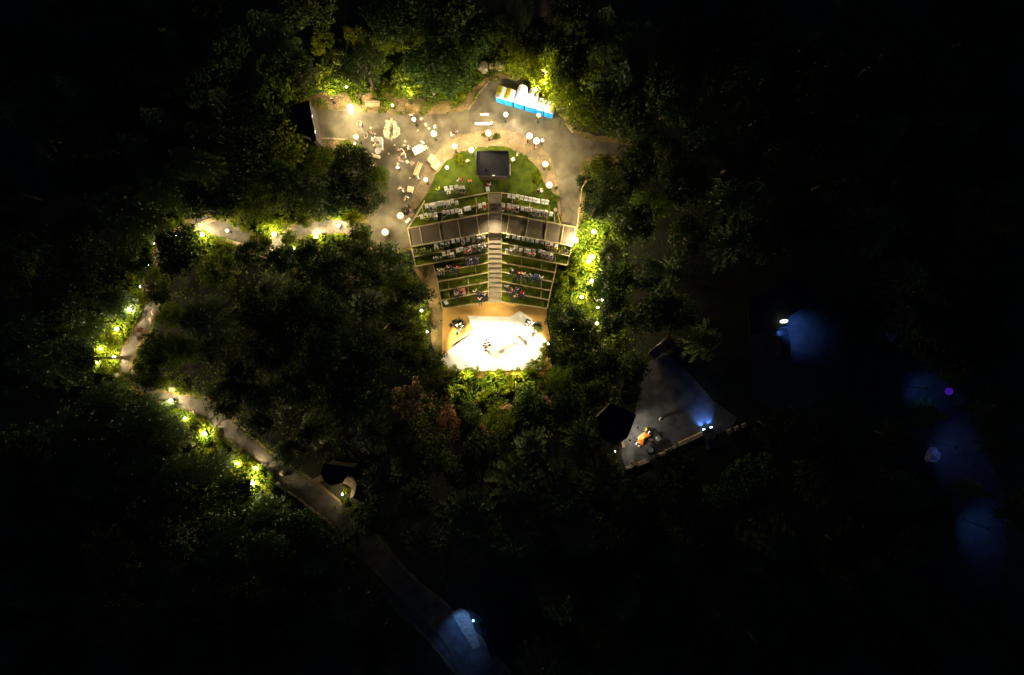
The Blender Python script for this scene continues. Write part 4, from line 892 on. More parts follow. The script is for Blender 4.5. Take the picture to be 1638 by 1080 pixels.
t.location.z = .05; t.name = 'bench'; tag(t, 'long backless white bench on the upper ring path', 'bench')
t = thing('bench', W(775, 183.5, .4), 0); g = Geo()
for i in range(2): g.box((0, (i-.5)*.13, .42), (1.15, .12, .04))
g.obj('seat', 'white_plastic', t)
for x in (-.45, .45): g = Geo(); g.box((x, 0, .2), (.06, .25, .4)); g.obj('leg', 'dark_metal', t)
t.location.z = .05; tag(t, 'short backless white bench below the bank corner', 'bench')
t = thing('banner_stand', W(816, 272, .9), 0); t.location.z = .09; g = Geo(); g.box((0, 0, .95), (.07, 1.15, 1.7)); g.obj('banner', 'cloth_white', t)
g = Geo(); g.box((0, -.5, .04), (.5, .08, .08)); g.box((0, .5, .04), (.5, .08, .08)); g.obj('foot', 'dark_metal', t); tag(t, 'narrow white banner stand along the right side of the sound booth', 'banner')
def lit_panel(px, py, l):
    t = thing('light_panel', W(px, py, 2.6), .25); t.location.z = .055; g = Geo(); g.ball((0, 0, 2.6), .34, 10, sx=.95, sy=1.0, sz=.4)
    for i, v in enumerate(g.v): g.v[i] = (v[0], v[1]*1.75, v[2])
    g.obj('diffuser', glow('glow_panel', WARMW, 150), t, smooth=True); g = Geo(); g.tube([(0, 0, 0), (0, 0, 2.5)], .04, 8); g.obj('post', 'dark_metal', t); tag(t, l, 'lamp'); LAMPS.append((px, py, 300))
lit_panel(561, 174.5, 'large oval white lamp head at the upper left of the plaza')
for i, (x, y, s, rz) in enumerate([(690.5, 254.5, 1.0, .95), (697.5, 263.5, 1.15, .95)]):
    rr = random.Random(i); p = W(x, y, .3); g = Geo(); g.box((0, 0, .2), (1.15*s, .95*s, .36), taper=.95); o = g.obj('stone_slab', 'slab_stone', bevel=.03); o.location = (p.x, p.y, .07); o.rotation_euler = (0, 0, rz); tag(o, ('upper' if i == 0 else 'lower')+' one of two pale stone slabs in the dirt bed', 'stone')
def rock(px, py, r, label, mat='rock', z=None, sz=.6):
    rr = random.Random(int(px*7+py)); bm = bmesh.new(); bmesh.ops.create_icosphere(bm, subdivisions=3, radius=r)
    for v in bm.verts:
        n_ = noise.noise(v.co*1.7/r+Vector((px, py, 0)))*.35+noise.noise(v.co*4/r+Vector((py, px, 0)))*.12; v.co *= 1+n_; v.co.z *= sz
    me = bpy.data.meshes.new('rock'); bm.to_mesh(me); bm.free(); me.materials.append(MATS[mat]); o = bpy.data.objects.new('rock', me); C.objects.link(o)
    p = W(px, py, r*.4); o.location = (p.x, p.y, zt(p.y)+r*.25); o.rotation_euler = (0, 0, rr.uniform(0, 6)); tag(o, label, 'rock', px=px); return o
for x, y, r, l in [(773, 107, .75, 'left of the two pale boulders in the forest above the bank'), (799, 105, .7, 'right of the two pale boulders in the forest above the bank'), (787, 106, .45, 'small boulder between the two pale boulders above the bank'),
   (697, 137, .5, 'boulder among roots on the upper bank'), (702, 143, .35, 'small boulder below the one on the upper bank'), (694, 148, .3, 'smallest boulder on the upper bank'), (430, 403, .5, 'pale square boulder below the west path lamp'),
   (248, 500, .6, 'tan boulder right of the left path'), (243, 512, .5, 'tan boulder at the lower right of the left path patch'), (173, 590, .5, 'tan boulder below the far left lamps'), (186, 600, .4, 'small tan boulder at the far left bend'), (275, 620, .6, 'pale boulder above the start of the diagonal path'),
   (432, 765, .35, 'rock on the verge beside the kerb, upper one'), (445, 775, .3, 'rock on the verge beside the kerb, middle one'), (452, 757, .4, 'rock on the gravel of the diagonal path')]:
    rock(x, y, r, l)
rock(1493, 729, 1.0, 'large pale boulder lit and tinted dim violet beside the far right lane', 'rock_violet_tint', sz=.7)
# fallen logs on the bank
def log(a, b, r, l):
    a = W(*a, .5); b = W(*b, .35); g = Geo(); pts = [a.lerp(b, i/6)+Vector((R.uniform(-.05, .05), R.uniform(-.05, .05), 0)) for i in range(7)]; g.tube(pts, [r*(.75+.05*i) for i in range(7)], 8)
    tag(g.obj('fallen_log', 'pale_bark', smooth=True), l, 'log')
log((536, 92), (551, 114), .22, 'pale fallen log slanting through the bushes above the left plaza')
log((589, 125), (602, 143), .17, 'left log of the crossed pair above the upper bench'); log((598, 127), (594, 145), .2, 'right log of the crossed pair above the upper bench')
log((692, 97), (699, 117), .15, 'thin pale log in the forest left of the boulders'); log((417, 765-260), (440, 480), .01, 'x') if False else None
log((613, 527), (627, 512), .13, 'pale log in the forest left of the side path')
log((955, 479.8), (967, 480.2), .14, 'short pale branch under the small white light right of the steps')
# gate walls and dark roofs at the lower left path
t, loc, cen, z0 = building('gate_hut', [(519, 742), (566, 748), (551, 765), (549, 771), (530, 776), (519, 769), (513, 756)], 3.4, .1, 'dark_roof', 'wall_dark', 'dark roofed gate hut at the upper side of the diagonal path')
for poly, l in (([(493, 772), (510, 762), (519, 757), (521, 766), (508, 773), (494, 778)], 'pale curved stone wall left of the dark gate hut'), ([(547, 772), (553, 764), (564, 765), (570, 774), (567, 792), (560, 797), (562, 783), (556, 776)], 'pale stone planter right of the dark gate hut')):
    pw = [W(x, y, .8) for x, y in catmull(poly, 4)]; z0_ = zt(pw[0].y); c = sum(pw, Vector())/len(pw); g = Geo(); g.prism([(v.x-c.x, v.y-c.y) for v in pw], 0, .8); o = g.obj('stone_wall', 'kerb_stone', bevel=.04); o.location = (c.x, c.y, z0_); tag(o, l, 'wall')
globe_lamp(547.6, 791, .10, 1.1, 240, 'tiny white lamp at the foot of the planter by the gate hut')
# ================================================================== LOWER YARD WITH THE ORANGE STALL
t, loc, cen, z0 = building('hut', [(978, 645), (1017, 664), (1003, 700), (984, 712), (962, 700), (955, 668)], 3.2, .08, 'dark_roof', 'wall_dark', 'black roofed hut left of the orange stall')
p = W(1019, 684, z=-.2); fixture('wall_floodlight', (p.x+.15, p.y, -.2), W(1036, 700, z=-3), 210, 140, .4, (1, .9, .76), 'floodlight on the right wall of the black roofed hut', post=False, head=(.3, .15, .2))
p = W(1006, 705, z=-.4); fixture('wall_floodlight', (p.x+.2, p.y, -.5), W(1030, 722, z=-3), 110, 140, .5, (1, .9, .76), 'lower floodlight on the corner of the black roofed hut', post=False, head=(.25, .14, .18))
globe_lamp(984, 729*1.0-7, .10, 1.2, 20, 'tiny lamp at the left corner of the orange stall yard', group=None)
def awning():
    t = thing('market_stall', W(1035, 704, z=-3)); o = t.location
    P = [W(x, y, z=-3+h)-o for x, y, h in ((1019, 706, 1.6), (1030, 691, 2.1), (1041, 697, 2.0), (1028, 713, 1.5))]; T = W(1031, 701, z=-3+2.35)-o; U = W(1036, 703, z=-3+1.7)-o; V_ = W(1046, 699, z=-3+1.7)-o
    g = Geo(); vs = P+[T, U, V_]; g.add([vs[0], vs[1], vs[4]], [(0, 1, 2)]); g.add([vs[1], vs[2], vs[4]], [(0, 1, 2)]); g.add([vs[2], vs[3], vs[4]], [(0, 1, 2)]); g.add([vs[3], vs[0], vs[4]], [(0, 1, 2)]); g.add([vs[2], vs[6], vs[5], vs[3]], [(0, 1, 2, 3)])
    me = g.obj('awning', 'cloth_orange', t)
    for q in (0, 1, 3, 2): g = Geo(); p = P[q]; g.tube([(p.x, p.y, 0), (p.x, p.y, p.z)], .03, 6); g.obj('pole', 'dark_metal', t)
    c = sum(P, Vector())/4; g = Geo(); g.box((c.x, c.y, .45), (1.1, .6, .9), rz=.6); g.obj('counter', 'cloth_cream', t, bevel=.02); tag(t, 'orange awning market stall under the hut floodlight', 'stall')
awning()
for x, y, c, l in ((1019, 709, 'white', 'person in white at the left corner of the orange stall'), (1023, 713, 'cream', 'person in cream below the left corner of the orange stall'), (1034, 687, 'lime', 'person in lime green behind the orange stall'), (1038, 692, 'white', 'person in white behind the orange stall')):
    person(x, y, 'stand', c, 'trousers', rz=R.uniform(0, 6), label=l)
rt(1052.5, 701.5, .36, 'round white table right of the orange stall'); rt(1041, 720, .36, 'round white table below the orange stall')
for x, y, c, l in ((1045, 706, 'brown', 'person in brown between the orange stall and the right table'), (1041, 712, 'black', 'person in black above the lower white table'), (1058, 705, 'black', 'person in black right of the right white table')):
    person(x, y, 'sit', c, 'trousers', rz=R.uniform(0, 6), label=l)
person(1056, 670, 'stand', 'white', 'trousers', rz=1.0, label='lone person with a long shadow in the middle of the yard'); person(1060, 669, 'stand', 'black', 'trousers', rz=2.0, label='person in black beside the lone person in the yard')
def wall_seg(a, b, w, h, l, mat='kerb_stone', name='low_wall'):
    p = W(*a, h); q = W(*b, h); g = Geo(); z0 = zt(p.y)+.05; c = (p+q)/2; p -= c; q -= c; p.z = q.z = h/2; beam(g, p, q, w, h); o = g.obj(name, mat, bevel=.03); o.location = (c.x, c.y, z0); tag(o, l, 'wall', px=a[0])
for i, (a, b, w) in enumerate([((1001.5, 749.5), (1014, 745), .35), ((1019, 744), (1038, 736.5), .5), ((1046, 731), (1064, 725), .35), ((1064, 723.5), (1082, 715.5), .4), ((1087, 711), (1124.5, 694), .55)]):
    wall_seg(a, b, w, .5, ['leftmost short stone wall at the corner of the stall yard', 'wide stone wall below the orange stall', 'thin stone wall below the round table', 'stone wall in the shadow right of the round table', 'long stone wall ending at the cyan lit car'][i])
wall_seg((995, 704), (998, 716), .4, .5, 'short pale wall between hut and stall yard corner')
for x, y, l in ((1168, 691, 'left'), (1180, 686, 'middle'), (1192, 681, 'right')):
    p = W(x, y, .6); g = Geo(); g.box((0, 0, .3), (.7, .6, .6), taper=.92); o = g.obj('planter_box', 'riser_wood', bevel=.03); o.location = (p.x, p.y, -2.95); o.rotation_euler = (0, 0, .45); tag(o, f'dim stone planter box right of the cyan lit car, {l} of three', 'planter', px=x)
p = W(1016, 741, .7); g = Geo(); g.box((0, 0, .35), (.8, .7, .7), taper=.95); o = g.obj('planter_box', 'riser_wood', bevel=.03); o.location = (p.x, p.y-.0, -2.95); o.rotation_euler = (0, 0, .4); tag(o, 'wooden planter box behind the yard corner wall', 'planter')
t = thing('picnic_table', W(975, 657, .7), 1.2); t.location.z = -2.95
g = Geo(); [g.box((-.3+.15*i, 0, .74), (.13, 1.8, .04)) for i in range(5)]; g.obj('tabletop', 'kerb_stone', t)
for x in (-.75, .75): g = Geo(); g.box((x, 0, .44), (.26, 1.8, .04)); g.obj('seat', 'kerb_stone', t)
for y in (-.6, .6): g = Geo(); g.box((0, y, .4), (1.5, .06, .08)); g.box((-.35, y, .37), (.08, .06, .74)); g.box((.35, y, .37), (.08, .06, .74)); g.obj('leg', 'bark', t)
tag(t, 'pale picnic table in the gloom left of the black roofed hut', 'table')
sheet('footpath', [(721, 978), (738, 972), (748, 978), (757, 1000), (768, 1034), (757, 1038), (740, 1012)], .06, 'kerb_stone', smooth=False)
# ================================================================== CARS
def car(px, py, rz, paint, label, L=4.3, Wd=1.75, Hc=1.45, pickup=False, lit=None):
    p = W(px, py, 1.0); t = thing('parked_car', (p.x, p.y, zt(p.y)+.055), rz)     # front towards +Y
    st_ = [(-L/2, .35, .72, .80), (-L/2+.12, .28, .86, .92), (-L*.3, .24, .92, .97), (0, .24, .90, 1.0), (L*.28, .24, .86, .98), (L/2-.25, .27, .74, .9), (L/2, .36, .62, .74)]
    vs = []; m = 10
    for y, zb, ztp, wf in st_:
        w = Wd/2*wf
        for k in range(m):
            a = PI*2*k/m+PI/m; cx = math.copysign(abs(math.cos(a))**.35, math.cos(a)); cz = math.copysign(abs(math.sin(a))**.45, math.sin(a)); vs.append((w*cx, y, (zb+ztp)/2+(ztp-zb)/2*cz))
    fs = [(i*m+k, (i+1)*m+k, (i+1)*m+(k+1) % m, i*m+(k+1) % m) for i in range(len(st_)-1) for k in range(m)]+[tuple(range(m)), tuple((len(st_)-1)*m+k for k in range(m))[::-1]]
    g = Geo(); g.add(vs, fs); g.obj('body', paint, t, smooth=False)
    y0, y1 = (-L*.02, L*.2) if pickup else (-L*.38, L*.2)
    w0 = Wd/2*.9; w1 = Wd/2*.72; zb = .88; cab = [(-w0, y0), (w0, y0), (w0, y1+.25), (-w0, y1+.25)]; top = [(-w1, y0+.3), (w1, y0+.3), (w1, y1-.35), (-w1, y1-.35)]
    V8 = [Vector((x, y, zb)) for x, y in cab]+[Vector((x, y, Hc)) for x, y in top]
    g = Geo(); g.add(V8, [(4, 5, 6, 7), (0, 1, 5, 4), (1, 2, 6, 5), (2, 3, 7, 6), (3, 0, 4, 7)]); g.obj('cabin', paint, t)
    def win(i, j, k, l, nm, mat='glass_dark'):
        q = [V8[n_] for n_ in (i, j, k, l)]; c = sum(q, Vector())/4; nn = (q[1]-q[0]).cross(q[2]-q[1]).normalized(); vs = [c+(v-c)*.86+nn*.012 for v in q]; g = Geo(); g.add(vs, [(0, 1, 2, 3)]); g.obj(nm, mat, t)
    win(2, 3, 7, 6, 'windscreen'); win(0, 1, 5, 4, 'rear_window'); win(1, 2, 6, 5, 'side_window'); win(3, 0, 4, 7, 'side_window')
    if pickup: g = Geo(); g.box((0, -L*.26, .9), (Wd*.86, L*.4, .06)); g.box((-Wd*.46, -L*.26, 1.0), (.1, L*.42, .22)); g.box((Wd*.46, -L*.26, 1.0), (.1, L*.42, .22)); g.box((0, -L*.48, 1.0), (Wd*.9, .1, .22)); g.obj('load_bed', 'car_silver', t)
    for x in (-1, 1):
        for y in (-.31, .31):
            g = Geo(); g.tube([(x*(Wd/2-.2), y*L, .32), (x*(Wd/2-.0), y*L, .32)], .32, 16); wh = g.obj('wheel', 'tyre', t); g = Geo(); g.tube([(x*(Wd/2-.01), y*L, .32), (x*(Wd/2+.012), y*L, .32)], .19, 12); g.obj('rim', 'car_silver', wh)
        g = Geo(); g.box((x*Wd*.33, L/2-.03, .6), (.3, .1, .12)); g.obj('headlight', glow('headlight', (.35, .6, 1), 12) if lit else 'glass_dark', t)
        g = Geo(); g.box((x*Wd*.36, -L/2+.02, .66), (.24, .08, .12)); g.obj('tail_light', 'car_red', t)
        g = Geo(); g.box((x*(Wd/2+.06), L*.16, .95), (.16, .1, .12)); g.obj('mirror', paint, t)
    tag(t, label, 'car', px=px)
    if lit:
        for x in (-1, 1):
            l = bpy.data.lights.new('headlight_beam', 'SPOT'); l.energy = lit*LK; l.color = COOL; l.spot_size = math.radians(80); l.spot_blend = .9; l.shadow_soft_size = .08
            lo = bpy.data.objects.new('headlight_beam', l); C.objects.link(lo); lo.parent = t; lo.location = (x*Wd*.33, L/2+.06, .62); lo.rotation_euler = (math.radians(60), 0, 0)
    return t
car(1254, 549, math.radians(6), 'car_black', 'black car parked under the blue street lamp at right', L=4.0, Wd=1.7)
car(1059, 557, math.radians(-50), 'car_red', 'dim red pickup parked at the upper end of the yard', L=3.9, Wd=1.5, pickup=True)
car(1138, 704, math.radians(16), 'car_black', 'dark car with blue headlights at the end of the stone wall', L=3.3, Wd=1.6, lit=260)
def bluelamp(px, py, h, tx, ty, watts, ang, label, col=COOL, head=(.5, .1, .22), blend=1.0, lens=(1, 1, .8)):
    return fixture('street_lamp', W(px, py, h), W(tx, ty), watts, ang, blend, col, label, 'street lamp', head=head, px=px)
# street lamp with the pale bright head, over the black car
p = W(1254, 514, 4.2); t = thing('street_lamp', (p.x, p.y, -2.95)); t.location.z = zt(p.y)+.05; hh = p.z-t.location.z
g = Geo(); g.ball((0, 0, hh), .55, 8, sx=1, sy=.42, sz=.3, rz=.15); g.obj('lamp_head', glow('pale_head', (.85, 1, .8), 2.2), t, smooth=True); g = Geo(); g.tube([(0, 0, 0), (0, 0, hh-.15)], .06, 8); g.obj('post', 'dark_metal', t); tag(t, 'street lamp with a pale oval head above the black car', 'street lamp')
bluelamp(1262, 520, 4.0, 1268, 530, 1200, 80, 'cold blue floodlight right of the oval street lamp', head=(.12, .12, .12), blend=.9)
t, loc, cen, z0 = building('shelter', [(1200, 536), (1196, 480), (1285, 440), (1304, 480), (1262, 505), (1256, 521), (1222, 532)], 3.6, .34, 'dark_roof', 'dark_roof', 'dark roofed shelter at the upper left of the blue lit car park')
bluelamp(745, 985, 3.6, 743, 1008, 760, 76, 'blue lamp post on the right side of the bottom road', head=(.1, .1, .1), blend=.7)
t, loc, cen, z0 = building('hut', [(762, 960), (778, 985), (770, 1010), (785, 1050), (820, 1040), (815, 960)], .4, .1, 'dark_roof', 'wall_dark', 'low dark planter terrace right of the bottom blue lamp', 'planter')
bluelamp(1482, 622, 4.5, 1482, 628, 230, 90, 'dim blue street lamp at the top of the far right lane')
bluelamp(1530, 716, 5.0, 1534, 722, 300, 104, 'dim blue street lamp beside the pale boulder', col=(.14, .26, 1.0))
bluelamp(1580, 846, 5.0, 1572, 848, 330, 96, 'dim blue street lamp in the middle of the right lane')
globe_lamp(1518, 626, .42, 2.6, .3, 'dim violet lamp at the top of the far right lane', col=(.12, .02, 1.0), group=None)
bluelamp(1432, 540, 4.0, 1430, 543, 1.5, 90, 'very dim blue lamp in the dark right of the car park')
# ================================================================== VEGETATION
def leafq(vs, fs, c, nrm, l, w, rr, droop=0.0):
    nrm = nrm.normalized(); a = nrm.orthogonal().normalized(); a = Matrix.Rotation(rr.uniform(0, 6.28), 3, nrm) @ a; b = nrm.cross(a)
    o = len(vs); vs += [c-a*l*.5, c-b*w*.5+a*l*.05, c+a*l*.5, c+b*w*.5+a*l*.05]; fs.append((o, o+1, o+2, o+3))
def crown_mesh(seed, n_cl, n_leaf, leaf, flat=.75, sub=.34, mats='leaf_mid', hollow=.45):
    """unit crown: radius about 1, clusters of leaf sized faces through the volume with gaps between the clusters"""
    rr = random.Random(seed); vs = []; fs = []
    cl = []
    for i in range(n_cl):
        while True:
            p = Vector((rr.uniform(-1, 1), rr.uniform(-1, 1), rr.uniform(-.55, 1)))
            if hollow < p.length < .92: break
        lob = 1+.55*noise.noise(p.normalized()*1.8+Vector((seed, 0, 0)))
        p = p*lob; p.z *= flat; cl.append((p, sub*rr.uniform(.55, 1.15)))
    for p, s in cl:
        k = int(n_leaf*s/sub)
        for j in range(k):
            d = Vector((rr.gauss(0, 1), rr.gauss(0, 1), rr.gauss(0, .8))).normalized(); q = p+d*s*rr.uniform(.35, 1)**.6
            nn = (d+Vector((rr.gauss(0, .6), rr.gauss(0, .6), rr.gauss(.3, .6)))); leafq(vs, fs, q, nn, leaf*rr.uniform(.7, 1.4), leaf*rr.uniform(.45, .8), rr)
    me = bpy.data.meshes.new('crown'); me.from_pydata(vs, [], fs); me.materials.append(MATS[mats]); return me
def trunk_mesh(seed, hr=1.0, limbs=7, mat='bark'):
    """trunk of unit height with limbs reaching into the crown (crown centre at 1, limb reach 0.75*hr)"""
    rr = random.Random(seed); g = Geo()
    pts = [Vector((.03*rr.gauss(0, 1)*i/5, .03*rr.gauss(0, 1)*i/5, i/5)) for i in range(6)]; g.tube(pts, [.075, .06, .052, .045, .036, .022], 8)
    for i in range(limbs):
        a = 2*PI*i/limbs+rr.uniform(-.3, .3); z = rr.uniform(.45, .85); r = .62*hr; b = Vector((0, 0, z)); e = Vector((math.cos(a)*r, math.sin(a)*r, z+rr.uniform(.12, .4)*hr)); m_ = b.lerp(e, .5)+Vector((0, 0, .05)); g.tube([b, m_, e], [.026, .018, .006], 6)
    return g.mesh('trunk', mat, True)
def conifer_mesh(seed, mats='needle', tiers=13, star=False):
    """unit height, radius 1 : whorls of drooping branches carrying short needle sprays"""
    rr = random.Random(seed); vs = []; fs = []
    for t in range(tiers):
        f = t/(tiers-1); z = .12+.86*f; rad = (1-f)**.75*(1 if not star else 1.05)+.05; nb = int(11-5*f); a0 = rr.uniform(0, 6)
        for b in range(nb):
            a = a0+2*PI*b/nb+rr.uniform(-.22, .22); L_ = rad*rr.uniform(.68, 1.1); d = Vector((math.cos(a), math.sin(a), 0)); sd = Vector((-d.y, d.x, 0)); n_ = max(4, int(13*L_))
            for k in range(n_):
                u = (k+.6)/n_; c = d*L_*u+Vector((0, 0, z-.09*u*u*L_+.02*rr.gauss(0, 1))); wl = .30*L_*(1-u*.75)+.05
                for s in (-1, 1):
                    tip = c+sd*s*wl*rr.uniform(.7, 1.15)+d*wl*.75+Vector((0, 0, -.02)); o = len(vs); wd = d*.035
                    vs += [c-wd, tip-wd*.2, tip+wd*.5, c+wd]; fs.append((o, o+1, o+2, o+3))
                if rr.random() < .55: leafq(vs, fs, c+Vector((0, 0, .012)), Vector((rr.gauss(0, .5), rr.gauss(0, .5), 1)), .11, .05, rr)
    me = bpy.data.meshes.new('crown'); me.from_pydata(vs, [], fs); me.materials.append(MATS[mats]); return me
BR = {k: [crown_mesh(s+i, (60, 44, 80)[i], (62, 52, 60)[i], (.115, .155, .09)[i], sub=(.34, .42, .27)[i], mats=m) for i in range(3)] for k, s, m in (('broad', 10, 'leaf_mid'), ('dark', 20, 'leaf_dark'), ('lime', 30, 'leaf_lime_lit'))}
BR['cream'] = [crown_mesh(41, 34, 26, .20, mats='leaf_cream')]; BR['red'] = [crown_mesh(43, 42, 50, .11, mats='leaf_red')]
BIG = {k: [crown_mesh(s+i, 95, 60, .085, sub=.26, mats=m, flat=.6) for i in range(2)] for k, s, m in (('broad', 50, 'leaf_mid'), ('dark', 60, 'leaf_dark'))}
CON = [conifer_mesh(70+i) for i in range(3)]
TR = [trunk_mesh(80+i) for i in range(3)]
gt = Geo(); gt.tube([(0, 0, 0), (0, 0, .5), (0, 0, .97)], [.03, .022, .006], 8); CTR = gt.mesh('trunk', 'bark', True)
SH = {k: [crown_mesh(s+i, 22, 34, .22, flat=.7, sub=.42, mats=m, hollow=.2) for i in range(3)] for k, s, m in (('mid', 90, 'leaf_mid'), ('lime', 100, 'leaf_lime_lit'), ('dark', 110, 'leaf_dark'))}
SH['red'] = [crown_mesh(120, 22, 34, .22, flat=.7, sub=.42, mats='leaf_red', hollow=.2)]
VEG = []      # (px, py, rpx) already planted
def tree(px, py, rpx, kind, h, label=None, share=False, group='trees of the forest'):
    """px, py, rpx: where the middle of the crown and its radius show on the plan; h: height of the whole tree"""
    r = rpx/S
    if kind == 'conifer':
        p = W(px, py, h*.45); t = thing('conifer_tree', (p.x, p.y, zt(p.y)-.05), R.uniform(0, 6))
        c = bpy.data.objects.new('crown', R.choice(CON)); C.objects.link(c); c.parent = t; c.scale = (r*1.05, r*1.05, h)
        k = bpy.data.objects.new('trunk', CTR); C.objects.link(k); k.parent = t; k.scale = (h*.8, h*.8, h)
    else:
        hc = max(h-r*.62, r*.5); p = W(px, py, hc); t = thing('tree', (p.x, p.y, zt(p.y)-.05), R.uniform(0, 6)); src = BIG if kind in BIG and rpx > 38 else BR
        c = bpy.data.objects.new('crown', R.choice(src[kind])); C.objects.link(c); c.parent = t; c.location = (0, 0, hc); c.scale = (r*R.uniform(.85, 1.2), r*R.uniform(.8, 1.1), r*R.uniform(.8, 1.15)); c.rotation_euler = (R.uniform(-.25, .25), R.uniform(-.25, .25), 0)
        k = bpy.data.objects.new('trunk', R.choice(TR)); C.objects.link(k); k.parent = t; k.scale = (r*.95, r*.95, hc)
    tag(t, label, 'tree', group, px=px, share=share); VEG.append((px, py, rpx)); return t
def shrub(px, py, rpx, kind, label, sc=1.0, group='shrubs beside the lit paths', z=None):
    r = rpx/S; p = W(px, py, r*.5); o = bpy.data.objects.new('shrub', R.choice(SH[kind])); C.objects.link(o); o.location = (p.x, p.y, (zt(p.y) if z is None else z)+r*.32); o.rotation_euler = (0, 0, R.uniform(0, 6)); o.scale = (r, r, r*sc)
    tag(o, label, 'shrub', group, px=px); return o
